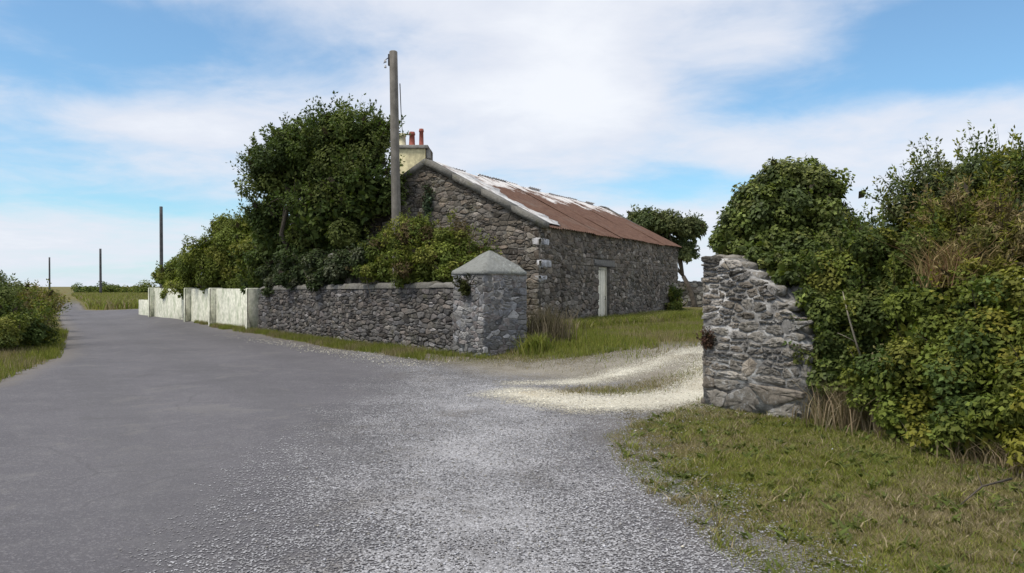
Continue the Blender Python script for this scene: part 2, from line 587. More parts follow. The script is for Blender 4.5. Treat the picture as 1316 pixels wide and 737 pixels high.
def m_gravel(name, lo, hi, spread, pale):
    m, t, p, out = material(name)
    g = geo(t)
    e = t.attr('edge').outputs['Fac']
    n1 = t.noise(g, 0.9, 6, 0.65)
    n2 = t.noise(g, 7.0, 5, 0.7)
    v = t.n('ShaderNodeTexVoronoi')
    t.l(g, v.inputs['Vector'])
    v.inputs['Scale'].default_value = 80
    v2 = t.n('ShaderNodeTexVoronoi')
    t.l(g, v2.inputs['Vector'])
    v2.inputs['Scale'].default_value = 150
    s1 = t.n('ShaderNodeSeparateColor')
    t.l(v.outputs['Color'], s1.inputs[0])
    s2 = t.n('ShaderNodeSeparateColor')
    t.l(v2.outputs['Color'], s2.inputs[0])
    c = t.mix(t.ramp(n1, 0.35, 0.65), lo, hi)
    nl = t.noise(g, 0.7, 5, 0.65, 0.6)
    c = t.mix(t.math('MULTIPLY', t.ramp(nl, 0.54, 0.70), 0.6), c, tuple(a * b for a, b in zip(lo, (0.95, 0.86, 0.72))))
    c = t.mix(t.math('MULTIPLY', t.math('MULTIPLY', t.ramp(s1.outputs[0], 0.55, 0.95), t.ramp(nl, 0.66, 0.46)), 0.75), c, pale)
    c = t.mix(t.math('MULTIPLY', t.ramp(s2.outputs[0], 0.6, 0.95), 0.45), c, tuple(x * 0.4 for x in lo))
    c = t.mix(t.math('MULTIPLY', t.ramp(s2.outputs[1], 0.8, 0.98), 0.7), c, pale)
    c = t.mix(t.math('MULTIPLY', t.ramp(v.outputs['Distance'], 0.35, 0.75), 0.3), c, tuple(x * 0.35 for x in lo))
    t.l(c, p.inputs['Base Color'])
    p.inputs['Roughness'].default_value = 0.85
    t.l(t.bump(t.math('SUBTRACT', 1.0, t.math('ADD', v.outputs['Distance'], t.math('MULTIPLY', v2.outputs['Distance'], 0.5))), 0.45, 0.012), p.inputs['Normal'])
    en = t.math('ADD', e, t.math('ADD', t.math('MULTIPLY', t.math('SUBTRACT', n1, 0.5), spread * 1.6),
                                 t.math('ADD', t.math('MULTIPLY', t.math('SUBTRACT', n2, 0.5), spread * 1.1),
                                        t.math('MULTIPLY', t.math('SUBTRACT', s1.outputs[1], 0.5), spread * 2.2))))
    sheet_alpha(t, p, out, en)
    return m


# ------------------------------------------------------------------ ground sheets
def poly_sdf(X, Y, poly):
    """signed distance, positive inside"""
    P = np.asarray(poly, float)
    d = np.full(X.shape, 1e9)
    inside = np.zeros(X.shape, bool)
    n = len(P)
    for i in range(n):
        a, b = P[i], P[(i + 1) % n]
        e = b - a
        t = np.clip(((X - a[0]) * e[0] + (Y - a[1]) * e[1]) / (e @ e + 1e-12), 0, 1)
        d = np.minimum(d, np.hypot(X - a[0] - t * e[0], Y - a[1] - t * e[1]))
        if a[1] != b[1]:
            c = ((a[1] > Y) != (b[1] > Y)) & (X < (b[0] - a[0]) * (Y - a[1]) / (b[1] - a[1]) + a[0])
            inside ^= c
    return np.where(inside, d, -d)


def axis(lo, hi, step, far, grow=1.16):
    a = list(np.arange(lo, hi + 1e-6, step))
    s = step
    x = hi
    while x < far:
        s *= grow
        x += s
        a.append(x)
    s = step
    x = lo
    b = []
    while x > -far:
        s *= grow
        x -= s
        b.append(x)
    return np.array(b[::-1] + a)


XS = axis(-32, 10, 0.25, 3000)
YS = axis(-4, 54, 0.25, 4500)
GX, GY = np.meshgrid(XS, YS, indexing='ij')
GZ = H(GX, GY)
NX, NY = len(XS), len(YS)
I, J = np.meshgrid(np.arange(NX - 1), np.arange(NY - 1), indexing='ij')
CELLS = np.stack([I * NY + J, (I + 1) * NY + J, (I + 1) * NY + J + 1, I * NY + J + 1], -1).reshape(-1, 4)

ground = fast_mesh("ground", np.stack([GX, GY, GZ], -1).reshape(-1, 3), CELLS, None, m_ground(), smooth=True)
tag(ground, kind='structure')


def sheet(name, sdf, lift, mat, margin):
    keep = (sdf.ravel() > -margin)
    cm = keep[CELLS].any(1)
    c = CELLS[cm]
    used, inv = np.unique(c, return_inverse=True)
    V = np.stack([GX, GY, GZ + lift], -1).reshape(-1, 3)[used]
    o = fast_mesh(name, V, inv.reshape(-1, 4), None, mat, smooth=True, extra={'edge': sdf.ravel()[used]})
    return tag(o, kind='structure')


ROAD = [(-9.5, -8), (-8.9, 6), (-8.5, 12.5), (-10.3, 17.6), (-15.8, 27.5), (-29.3, 50), (-57, 97), (-120, 205),
        (-112, 205), (-79, 139), (-41, 74), (-28.0, 51), (-21.5, 45.5), (-18.6, 41), (-13.5, 33.4), (-9.0, 26.4), (-4.9, 20.5),
        (-2.6, 17.6), (-0.6, 15.2), (1.2, 13.0), (1.3, 9), (1.4, 6), (1.9, 4), (2.6, -8)]
GRAVEL = [gp(455, 452), gp(520, 466), gp(610, 484), gp(690, 488), gp(790, 497), gp(800, 530), gp(775, 560), gp(800, 605), gp(870, 660), gp(965, 737),
          (2.2, 2.0), (2.8, -4), (-1.2, -4), gp(340, 737), gp(380, 640), gp(440, 560), gp(500, 510), gp(520, 480)]


def strip(pts, wd):
    pts = np.array(pts, float)
    d = np.gradient(pts, axis=0)
    d /= np.linalg.norm(d, axis=1)[:, None]
    n = np.stack([-d[:, 1], d[:, 0]], 1) * (np.array(wd)[:, None])
    return [tuple(a) for a in pts + n] + [tuple(a) for a in (pts - n)[::-1]]


def gz(px, py, z):
    return gp(px, py, z)


DIRT = [gp(545, 458), gp(612, 467), gp(676, 470), gp(740, 465, .1), gp(800, 456, .2), gp(860, 447, .28), gp(910, 440, .33), (7.6, 23.5), (11.5, 29), (12.5, 26), (6.8, 18), (4.7, 14.6), gp(905, 505, .2), gp(800, 530, .05), gp(720, 530), gp(620, 505), gp(570, 480)]
TRACK_A = strip([gp(640, 505), gp(700, 511), gp(760, 517, .04), gp(820, 508, .1), gp(870, 495, .17), gp(905, 485, .22), (4.6, 15.2), (6.5, 18.5), (9, 22)],
                [0.4, 0.6, .72, .64, .56, .5, .45, .45, .45])
TRACK_B = strip([gp(640, 494), gp(720, 489, .06), gp(800, 474, .16), gp(860, 462, .25), gp(905, 453, .3), (5.2, 18.4), (7.2, 21.5), (10, 26)],
                [0.3, 0.45, .48, .46, .42, .40, .34, .34])
sd_road = poly_sdf(GX, GY, ROAD)
sheet("road", sd_road, 0.006, m_road(), 0.9)
sd_grav = poly_sdf(GX, GY, GRAVEL)
sheet("gravel_apron", sd_grav - 0.25, 0.011, m_gravel("loose_grey_chippings", (0.185, 0.182, 0.19), (0.285, 0.28, 0.29), 1.0, (0.60, 0.60, 0.635)), 1.6)
sd_dirt = poly_sdf(GX, GY, DIRT)
sheet("dirt_track", sd_dirt - .1, 0.0085, m_gravel("worn_grey_earth", (0.175, 0.155, 0.12), (0.24, 0.215, 0.175), 0.9, (0.42, 0.40, 0.35)), 1.4)
sd_track = np.maximum(poly_sdf(GX, GY, TRACK_A), poly_sdf(GX, GY, TRACK_B) - .2)
sheet("gravel_track", sd_track, 0.016, m_gravel("pale_limestone_chippings", (0.42, 0.38, 0.295), (0.60, 0.565, 0.46), 0.30, (0.85, 0.83, 0.75)), 0.6)


def inside(poly, x, y):
    return poly_sdf(np.asarray(x, float), np.asarray(y, float), poly)


# ------------------------------------------------------------------ rubble masonry
def clip(poly, nx, ny, d):
    out = []
    n = len(poly)
    for i in range(n):
        a, b = poly[i], poly[(i + 1) % n]
        da = a[0] * nx + a[1] * ny - d
        db = b[0] * nx + b[1] * ny - d
        if da <= 0:
            out.append(a)
        if (da < 0 < db) or (db < 0 < da):
            t = da / (da - db)
            out.append((a[0] + t * (b[0] - a[0]), a[1] + t * (b[1] - a[1])))
    return out


def cells(poly, sw, sh, rng, jit=0.3, small=0.22, drop=0.14, mask=None):
    P = np.array(poly, float)
    lo, hi = P.min(0), P.max(0)
    seeds = []
    v = lo[1] + sh * 0.5
    while v < hi[1] + sh * 0.2:
        u = lo[0] + sw * rng.uniform(0.1, 0.9)
        rowh = rng.uniform(-.15, .15) * sh
        while u < hi[0]:
            q = rng.random()
            a_, b_ = (u + rng.uniform(-jit, jit) * sw) / sw, (v + rowh + rng.uniform(-jit, jit) * sh) / sh
            if q < small:
                for _ in range(3):
                    seeds.append((a_ + rng.uniform(-.33, .33), b_ + rng.uniform(-.42, .42)))
            elif q < 1 - drop:
                seeds.append((a_, b_))
            u += sw * rng.uniform(0.55, 1.55)
        v += sh * rng.uniform(0.8, 1.2)
    S = np.array(seeds)
    sp_ = P / np.array([sw, sh])
    sd = poly_sdf(S[:, 0], S[:, 1], sp_)
    S = S[sd > 0.08]
    base = [tuple(p) for p in sp_]
    res = []
    mk = None if mask is None else poly_sdf(S[:, 0], S[:, 1], np.array(mask) / np.array([sw, sh])) > 0
    for i in range(len(S)):
        if mk is not None and not mk[i]:
            continue
        d2 = ((S - S[i]) ** 2).sum(1)
        idx = np.argsort(d2)[1:22]
        c = base
        for j in idx:
            nx, ny = S[j] - S[i]
            mx, my = (S[j] + S[i]) / 2
            c = clip(c, nx, ny, nx * mx + ny * my)
            if len(c) < 3:
                break
        if len(c) >= 3:
            res.append([(a * sw, b * sh) for a, b in c])
    return res


def rubble(mb, O, U, N, poly, sw, sh, seed, gap=0.012, proud=0.03, tones=((1, 1, 1),), spread=0.28, jit=0.3, pale=0.0, mask=None, rough=0.003, small=0.22):
    """stones of one wall face; poly is convex in (along U, up)"""
    rng = np.random.default_rng(seed)
    O, U, N = [np.asarray(a, float) for a in (O, U, N)]
    Z = np.array([0, 0, 1.0])
    for c in cells(poly, sw, sh, rng, jit, small=small, mask=mask):
        c = np.array(c)
        # round the corners once
        nxt = np.roll(c, -1, 0)
        c = np.stack([c * .86 + nxt * .14, (c + nxt) / 2 + rng.normal(0, .006, c.shape), c * .14 + nxt * .86], 1).reshape(-1, 2)
        ctr = c.mean(0)
        r = np.abs(c - ctr).mean(0) * 1.6 + 1e-6
        if min(r) < 0.014:
            continue
        if rough > .004:
            nx2 = np.roll(c, -1, 0)
            c = np.stack([c, (c + nx2) / 2 + rng.normal(0, .5 * rough, c.shape)], 1).reshape(-1, 2)
        s1 = np.clip(1 - gap / r, 0.3, 1)
        s2 = np.clip(1 - (gap + 0.014) / r, 0.25, 1)
        s3 = s2 * 0.7
        s4 = s2 * 0.36
        pr = proud * rng.uniform(0.35, 1.5)
        tilt = rng.normal(0, 0.10, 2)
        n = len(c)
        jj = rng.normal(0, 0.004, (n, 2))
        rings = []
        for sc, dp in ((s1, -0.03), (s1, pr * 0.5), (s2, pr), (s3, pr * 1.04), (s4, pr * 1.04)):
            q = ctr + (c - ctr) * sc + jj
            dd = dp + ((q - ctr) @ tilt if dp > 0 else 0) + (rng.normal(0, rough, n) if dp > 0 else 0)
            rings.append(O + q[:, :1] * U + q[:, 1:] * Z + (dd * np.ones(n))[:, None] * N)
        V = np.concatenate(rings + [[O + ctr[0] * U + ctr[1] * Z + N * pr * 1.04]])
        qs = [(k * n + i, k * n + (i + 1) % n, (k + 1) * n + (i + 1) % n, (k + 1) * n + i) for k in range(4) for i in range(n)]
        ts = [(4 * n + i, 4 * n + (i + 1) % n, 5 * n) for i in range(n)]
        tone = np.array(tones[rng.integers(len(tones))])
        col = tone * np.clip(1 + rng.normal(0, spread), 0.35, 1.9)
        if rng.random() < pale:
            col = np.array((2.1, 2.1, 2.15)) * rng.uniform(.8, 1.2)
        if np.dot(np.cross(U, Z), N) < 0:
            qs = [q[::-1] for q in qs]
            ts = [q[::-1] for q in ts]
        mb.add(V, qs, ts, col)


def v3(p2, z=0.0):
    return np.array([p2[0], p2[1], z])


TONES = ((1, 1, 1), (1.04, 1.0, 0.94), (0.95, 0.97, 1.02), (1.06, 0.98, 0.92), (0.82, 0.82, 0.82), (1.0, 0.96, 0.97), (.7, .69, .66))

# ---------------------------------------------------------------- stone cottage
CO = np.array([0.79, 22.0])
CU = np.array([0.473, 0.881])
CW = np.array([-0.881, 0.473])
Z0, ZE, ZA, HW = 0.15, 3.33, 5.40, 3.87       # base, eave, wall apex, half width
L_E, L_R, L_B = 13.65, 15.0, 16.3
cot = thing("stone_cottage", "low rubble stone cottage with a rusted corrugated roof and cream plank door", "cottage", loc=(CO[0], CO[1], Z0))
U3, W3 = v3(CU), v3(CW)
C0 = v3(CO, Z0)
hE, hA = ZE - Z0, ZA - Z0
D0, D1, DT = 4.40, 5.42, 2.27 - Z0
mb = MB()
rubble(mb, C0, W3, -U3, [(0.02, 0), (2 * HW, 0), (2 * HW, hE), (HW, hA), (0.02, hE)], 0.26, 0.135, 11, 0.007, 0.022, TONES, 0.3, pale=0.02)
for reg, sd_ in (([(0.02, 0), (D0, 0), (D0, DT), (0.02, DT)], 12), ([(D1, 0), (L_E, 0), (L_E, DT), (D1, DT)], 13),
                 ([(0.02, DT), (3.95, DT), (3.95, DT + .26), (0.02, DT + .26)], 14), ([(5.9, DT), (L_E, DT), (L_E, DT + .26), (5.9, DT + .26)], 15),
                 ([(0.02, DT + .26), (L_E, DT + .26), (L_E, hE), (0.02, hE)], 16)):
    rubble(mb, C0, U3, -W3, reg, 0.25, 0.13, sd_, 0.007, 0.020, TONES, 0.3, pale=0.035)
far0 = C0 + U3 * L_E
fd = (C0 + U3 * L_B + W3 * 2 * HW) - far0
fl = np.linalg.norm(fd)
fn = np.cross(fd / fl, (0, 0, 1))
rubble(mb, far0, fd / fl, fn, [(0.02, 0), (fl, 0), (fl, hE), (fl / 2, hA), (0.02, hE)], 0.34, 0.2, 17, 0.012, 0.03, TONES, 0.3)
mb.build("wall", M_COTTAGE, cot, True)
# core of the walls (mortar), with the doorway left open
mb = MB()


def core_box(u0, u1, z0, z1, th=0.5):
    e = 0.0
    mb.obox(C0 + U3 * u0 + v3((0, 0), z0), U3 * (u1 - u0), W3 * th, (0, 0, z1 - z0))


core_box(0.0, D0, 0, hE)
core_box(D1, L_E, 0, hE)
core_box(D0, D1, DT, hE)
# gable cores
for base, ud, ln, nin in ((C0 + W3 * 0.5, W3, 2 * HW - 0.5, U3),):
    P = [base, base + ud * ln, base + ud * ln + v3((0, 0), hE), C0 + W3 * HW + v3((0, 0), hA), base + v3((0, 0), hE + (hA - hE) * .5 / HW)]
    Q = [p + nin * 0.5 for p in P]
    mb.add(P + Q, [(0, 1, 2, 4)[::1], (5, 9, 7, 6), (0, 5, 6, 1), (1, 6, 7, 2), (2, 7, 8, 3), (3, 8, 9, 4), (4, 9, 5, 0)], [(2, 3, 4), (7, 9, 8)])
P = [far0 - U3 * .01, far0 + fd, far0 + fd + v3((0, 0), hE), far0 + fd / 2 + v3((0, 0), hA), far0 + v3((0, 0), hE) - U3 * .01]
P = [p - fn * 0.004 for p in P]
Q = [p - fn * 0.5 for p in P]
mb.add(P + Q, [(0, 1, 2, 4), (5, 9, 7, 6), (0, 5, 6, 1), (1, 6, 7, 2), (2, 7, 8, 3), (3, 8, 9, 4), (4, 9, 5, 0)], [(2, 3, 4), (7, 9, 8)])
bk = C0 + W3 * 2 * HW + U3 * 0.52
mb.obox(bk, U3 * (L_B - 1.1), -W3 * 0.5, (0, 0, hE))
mb.build("wall_core", M_MORTAR_MID, cot)

# doorway: lintel, frame, plank door, threshold
mb = MB()
mb.obox(C0 + U3 * 3.97 - W3 * 0.028 + v3((0, 0), DT), U3 * 1.91, W3 * 0.4, (0, 0, 0.22), bev=0.015)
mb.build("lintel", M_COPING, cot)
mb = MB()
for u in (D0 + 0.004, D1 - 0.084):
    mb.obox(C0 + U3 * u + W3 * 0.09 + v3((0, 0), 0.05), U3 * 0.08, W3 * 0.10, (0, 0, DT - 0.055), bev=0.008)
mb.obox(C0 + U3 * (D0 + 0.084) + W3 * 0.09 + v3((0, 0), DT - 0.105), U3 * (D1 - D0 - 0.168), W3 * 0.10, (0, 0, 0.10), bev=0.008)
mb.build("door_frame", M_DOOR, cot)
mb = MB()
nplk = 6
pw = (D1 - D0 - 0.172) / nplk
rr = random.Random(3)
for k in range(nplk):
    mb.obox(C0 + U3 * (D0 + 0.086 + k * pw + 0.004) + W3 * (0.115 + rr.uniform(0, .008)) + v3((0, 0), 0.12 + rr.uniform(0, .06)), U3 * (pw - 0.008), W3 * 0.035, (0, 0, DT - 0.24), bev=0.005)
for zz in (0.5, 1.6):
    mb.obox(C0 + U3 * (D0 + 0.09) + W3 * 0.152 + v3((0, 0), zz), U3 * (D1 - D0 - 0.18), W3 * 0.03, (0, 0, 0.12))
door = mb.build("door", M_DOOR, cot)
mb = MB()
mb.tube([C0 + U3 * (D1 - .2) + W3 * 0.113 + v3((0, 0), 1.0), C0 + U3 * (D1 - .2) + W3 * 0.07 + v3((0, 0), 1.0), C0 + U3 * (D1 - .2) + W3 * 0.07 + v3((0, 0), 1.12), C0 + U3 * (D1 - .2) + W3 * 0.113 + v3((0, 0), 1.12)], [.009] * 4, 6)
hd = mb.build("door_handle", M_IRON)
hd.parent = door
hd.data.transform(__import__('mathutils').Matrix.Translation(-cot.location))
mb = MB()
mb.obox(C0 + U3 * (D0 - .05) - W3 * 0.12 + v3((0, 0), 0.0), U3 * (D1 - D0 + .1), W3 * 0.5, (0, 0, 0.12), bev=0.02)
mb.build("doorstep", M_COPING, cot)

# pale quoins on the near corner
rgq = np.random.default_rng(88)
for (z, u_, w_, hh) in ((2.60, 0.62, 0.30, 0.24), (1.98, 0.78, 0.16, 0.24), (1.62, 0.5, 0.22, 0.17)):
    mb = MB()
    mb.obox(C0 - U3 * 0.035 - W3 * 0.035 + v3((0, 0), z), U3 * u_, W3 * w_, (0, 0, hh), bev=0.045)
    mb.v[0] = mb.v[0] + rgq.normal(0, .014, mb.v[0].shape)
    q = mb.build("quoin", M_QUOIN, cot)
    q['label'] = "pale limewashed corner stone"

# roof: corrugated sheets, each its own length at the ridge
def roof_slope(side):
    rng = np.random.default_rng(5 + side)
    V, Q, R = [], [], []
    k = 0
    nsh = 16
    for i in range(nsh):
        a0, a1 = i / nsh, (i + 1) / nsh + 0.004
        top = 1.0 + rng.uniform(-0.012, 0.02) + (0.016 if i % 2 else 0)
        lift = 0.03 + (i % 2) * 0.012 + rng.uniform(0, 0.015)
        na, nb = 22, 7
        for ia in range(na + 1):
            for ib in range(nb + 1):
                a = a0 + (a1 - a0) * ia / na
                b = -0.045 + (top + 0.045) * ib / nb
                e = C0 + U3 * (0.34 + a * (L_E - 0.22)) + v3((0, 0), hE) if side == 0 else C0 + W3 * 2 * HW + U3 * (0.34 + a * (L_B - 0.2)) + v3((0, 0), hE)
                r = C0 + W3 * HW + U3 * (0.34 + a * (L_R - 0.22)) + v3((0, 0), hA - 0.02 - 0.10 * a ** 2 - 0.05 * math.sin(a * 3.1))
                p = e + (r - e) * b
                w = 0.5 * (1 + math.sin((a - a0) / (a1 - a0) * 2 * math.pi * 5.5)) * 0.028
                p = p + np.array([0, 0, 1]) * (lift + w + 0.02 * rng.uniform(-.2, .2) + 0.02 * math.sin(b * 3 + i))
                V.append(p)
                R.append(b)
        for ia in range(na):
            for ib in range(nb):
                i0 = k + ia * (nb + 1) + ib
                Q.append((i0, i0 + nb + 1, i0 + nb + 2, i0 + 1))
        k += (na + 1) * (nb + 1)
    return fast_mesh("roof_slope", V, Q, None, M_RUST, cot, smooth=True, extra={'run': R})


roof_slope(0)
roof_slope(1)
# white fillet beside the coping
mb = MB()
rng = np.random.default_rng(2)
sl = W3 * HW + v3((0, 0), hA - hE)
m = 26
V = []
for i in range(m + 1):
    b = i / m
    wd = 0.95 + 0.2 * math.sin(b * 11) + rng.uniform(-.28, .28)
    if b > .8:
        wd *= (1.0 - (b - .8) * 2.2)
    for (dx, dz) in ((0.24, 0.125), (0.40, 0.125), (0.50 + wd, 0.105), (0.50 + wd, 0.0)):
        V.append(C0 + v3((0, 0), hE) + sl * (b * 0.985 - 0.01) + U3 * dx + v3((0, 0), dz))
q = [(i * 4 + j, i * 4 + j + 1, i * 4 + j + 5, i * 4 + j + 4) for i in range(m) for j in range(3)]
mb.add(V, q)
mb.build("verge_fillet", M_FILLET, cot)
# gable coping slabs
for sgn, nm in ((0, "right"), (1, "left")):
    mb = MB()
    a = C0 + v3((0, 0), hE - 0.085) + (W3 * (-0.12) if sgn == 0 else W3 * (2 * HW + 0.12))
    b = C0 + W3 * HW + v3((0, 0), hA - 0.085)
    n = 4
    for i in range(n):
        p, q_ = a + (b - a) * (i / n), a + (b - a) * ((i + 1) / n - (0.004 if i < n - 1 else 0))
        up = np.array([0, 0, 0.185 + 0.008 * (i % 2)])
        o_, w_ = -U3 * (0.11 + 0.008 * ((i * 7) % 3)), U3 * 0.36
        P = [p + o_, p + w_, q_ + w_, q_ + o_]
        if sgn == 1:
            P = P[::-1]
        mb.hexa(P + [x + up for x in P], np.ones(3) * (0.97 + 0.06 * ((i * 5) % 3) / 2))
    mb.build("gable_coping", M_COPING, cot)

# ---------------------------------------------------------------- farmhouse behind, only its chimney clears the gable
fh = thing("farmhouse", "cream farmhouse hidden behind the cottage gable with three pots on its chimney", "house", loc=(-6.8, 33.0, 0.3))
fx0, fx1, fy0, fy1, fe, fr = -8.6, -3.35, 30.2, 35.8, 4.1, 5.75
mb = MB()
zb = 0.25
P = [(fx0, fy0), (fx1, fy0), (fx1, fy1), (fx0, fy1)]
b8 = [v3(p, zb) for p in P] + [v3(p, fe) for p in P] + [v3((fx0, 33), fr - .1), v3((fx1, 33), fr - .1)]
mb.add(b8, [(0, 1, 5, 4), (1, 2, 6, 5), (2, 3, 7, 6), (3, 0, 4, 7)], [(5, 6, 9), (7, 4, 8)])
mb.build("wall", M_CREAM, fh)
mb = MB()
for ya, yb in ((fy0 - .2, 33.0), (fy1 + .2, 33.0)):
    za = fe - .1
    e = 0.12
    a0, a1, b1, b0 = np.array([fx0 - e, ya, za]), np.array([fx1 + e, ya, za]), np.array([fx1 + e, yb, fr]), np.array([fx0 - e, yb, fr])
    P = [a0, a1, b1, b0] if ya < yb else [a1, a0, b0, b1]
    mb.hexa(P + [p + np.array([0, 0, .09]) for p in P])
mb.build("roof", M_SLATE, fh)
for wx in (-7.9, -6.0):
    mb = MB()
    mb.obox((wx, fy0 - .03, 1.4), (0.9, 0, 0), (0, .06, 0), (0, 0, 1.3), bev=.01)
    mb.build("window_frame", M_WHITE, fh)
ch0 = at(513, 190, 33.0)
ch1 = at(556, 190, 33.0)
cx0, cx1, ctop = ch0[0], ch1[0], ch0[2]
mb = MB()
mb.obox((cx0 + .05, 32.55, 4.9), (cx1 - cx0 - .30, 0, 0), (0, .9, 0), (0, 0, ctop - 4.9 - .12), bev=.02)
mb.build("chimney", M_CREAM, fh)
chim = [o for o in bpy.data.objects if o.name.startswith("chimney") and o.parent is fh][0]
off = __import__('mathutils').Matrix.Translation(-fh.location)


def sub(mb_, name, mat, parent, root, smooth=False):
    o = mb_.build(name, mat, None, smooth)
    o.data.transform(__import__('mathutils').Matrix.Translation(-root.location))
    o.parent = parent
    return o


mb = MB()
mb.obox((cx0 - .04, 32.46, ctop - .118), (cx1 - cx0 - .1, 0, 0), (0, 1.08, 0), (0, 0, .14), bev=.02)
mb.obox((cx1 - .25, 32.6, ctop - .55), (.22, 0, 0), (0, .8, 0), (0, 0, .42), bev=.03)
sub(mb, "chimney_cap", M_FLAUNCH, chim, fh)
for px, py, rad, mt in ((517, 172, .16, M_POT_PALE), (529.5, 170, .13, M_POT), (541.5, 166, .10, M_POT)):
    p = at(px, py, 33.0)
    zb_ = ctop + .02
    zt = p[2]
    mb = MB()
    c = np.array([p[0], 33.0, 0])
    zz = [zb_, zb_ + .06, zb_ + .07, zt - .14, zt - .13, zt - .06, zt - .05, zt, zt, zt - .12]
    rd = [rad * 1.15, rad * 1.15, rad, rad * .86, rad * 1.05, rad * 1.05, rad * .92, rad * .92, rad * .7, rad * .66]
    mb.tube([c + np.array([0, 0, z]) for z in zz], rd, 14)
    o = sub(mb, "chimney_pot", mt, chim, fh, False)
    if mt is M_POT_PALE:
        o['label'] = "cream clay chimney pot"

# ---------------------------------------------------------------- boundary wall and gate pillar
D3, N3 = v3(WALL_D), v3(WALL_N)
ROADW, GATEW = 1.10, 1.20
PC = v3(WALL_C, -0.05)
pil = thing("gate_pillar", "square stone gate pillar with a pyramid cap at the end of the roadside wall", "gate pillar", loc=(WALL_C[0], WALL_C[1], 0))
zt = 1.86
G3 = -N3                                    # gate face runs away from the road
mb = MB()
PT = ((1, 1, 1), (1.06, .98, .98), (.95, .98, 1.06), (0.9, .9, .9))
rubble(mb, PC, D3, -D3 * 0 + N3, [(-.008, 0), (ROADW + .008, 0), (ROADW + .008, zt + .05), (-.008, zt + .05)], 0.17, 0.11, 21, 0.005, 0.013, PT, 0.26, pale=0.05)
rubble(mb, PC, G3, -D3, [(-.008, 0), (GATEW + .008, 0), (GATEW + .008, zt + .05), (-.008, zt + .05)], 0.19, 0.115, 22, 0.005, 0.013, PT, 0.26, pale=0.10)
rubble(mb, PC + G3 * GATEW, D3, G3, [(-.008, 0), (ROADW + .008, 0), (ROADW + .008, zt + .05), (-.008, zt + .05)], 0.2, 0.12, 23, 0.005, 0.013, PT, 0.26)
rubble(mb, PC + D3 * ROADW, G3, D3, [(-.008, 0), (GATEW + .008, 0), (GATEW + .008, zt + .05), (-.008, zt + .05)], 0.2, 0.12, 24, 0.005, 0.013, PT, 0.26)
mb.build("shaft", M_PILLAR, pil, True)
mb = MB()
mb.obox(PC, D3 * ROADW, G3 * GATEW, (0, 0, zt + .05))
mb.build("shaft_core", M_MORTAR_PILLAR, pil)
mb = MB()
ov = 0.045
A = v3(WALL_C, zt) - D3 * ov - G3 * ov
du, dg = D3 * (ROADW + 2 * ov), G3 * (GATEW + 2 * ov)
z1 = np.array([0, 0, 0.06])
z2 = np.array([0, 0, 0.075])
apex = A + du / 2 + dg / 2 + np.array([0, 0, 0.56])
ring = [A, A + du, A + du + dg, A + dg]
ins = [p + (apex - p) * 0.02 for p in ring]
rg = np.random.default_rng(9)
msub = 7
loop = []
for i in range(4):
    for k in range(msub):
        loop.append(ring[i] + (ring[(i + 1) % 4] - ring[i]) * (k / msub))
chip = [rg.uniform(0, .02) + (.05 if rg.random() < .12 else 0) for _ in loop]
steps = [loop, [p + z1 for p in loop]] + [[(p + z2) + (apex - p - z2) * f for p in loop] for f in (0.03, 0.25, 0.5, 0.75, 0.95)]
cen = ring[0] / 4 + ring[1] / 4 + ring[2] / 4 + ring[3] / 4
V = []
for k, st in enumerate(steps):
    for p, c_ in zip(st, chip):
        f = c_ if k < 3 else 0
        V.append(p + (cen - loop[0] * 0 - p) * np.array([1, 1, 0]) * f + rg.normal(0, .006, 3))
V.append(apex - np.array([0, 0, .015]))
V.append(cen)
nl = len(loop)
ns = len(steps)
qs = [(k * nl + i, k * nl + i + nl, k * nl + (i + 1) % nl + nl, k * nl + (i + 1) % nl) for k in range(ns - 1) for i in range(nl)]
ts = [((ns - 1) * nl + i, ns * nl, (ns - 1) * nl + (i + 1) % nl) for i in range(nl)] + [(i, (i + 1) % nl, ns * nl + 1) for i in range(nl)]
mb.add(V, qs, ts)
mb.build("cap", M_CAP, pil)

bw = thing("boundary_wall", "rubble stone roadside wall topped with rough capstones running from the gate pillar", "stone wall", loc=(WALL_C[0], WALL_C[1], 0))
WS, WE = ROADW + 0.005, 12.75
W0 = v3(WALL_C, -0.05) - N3 * 0.10
TH = 0.5


def wtop(s):
    return 1.71 + (1.61 - 1.71) * s / 12.75


mb = MB()
hb0, hb1 = wtop(WS) - .14 + .05, wtop(WE) - .14 + .05
rubble(mb, W0, D3, N3, [(WS, 0), (WE - .35, 0), (WE - .35, hb1), (WS, hb0)], 0.22, 0.11, 31, 0.008, 0.024, TONES, 0.3, pale=0.015)
rubble(mb, W0, D3, N3, [(WE - .35, 0), (WE, 0), (WE, hb1 - .3), (WE - .35, hb1)], 0.22, 0.11, 32, 0.008, 0.024, TONES, 0.3)
rubble(mb, W0 - N3 * TH, D3, -N3, [(WS, 0), (WE, 0), (WE, hb1 - .3), (WS, hb0)], 0.3, 0.16, 33, 0.012, 0.03, TONES, 0.3)
rubble(mb, W0 + D3 * WE, -N3, D3, [(0, 0), (TH, 0), (TH, hb1 - .35), (0, hb1 - .35)], 0.2, 0.13, 34, 0.012, 0.03, TONES, 0.3)
mb.build("stonework", M_WALL, bw, True)
mb = MB()
a = W0 + D3 * WS
b = W0 + D3 * (WE - .35)
c = W0 + D3 * WE
P = [a, a - N3 * TH, b - N3 * TH, b]
mb.hexa(P + [a + v3((0, 0), hb0), a - N3 * TH + v3((0, 0), hb0), b - N3 * TH + v3((0, 0), hb1), b + v3((0, 0), hb1)])
P = [b + D3 * .002, b - N3 * TH + D3 * .002, c - N3 * TH, c]
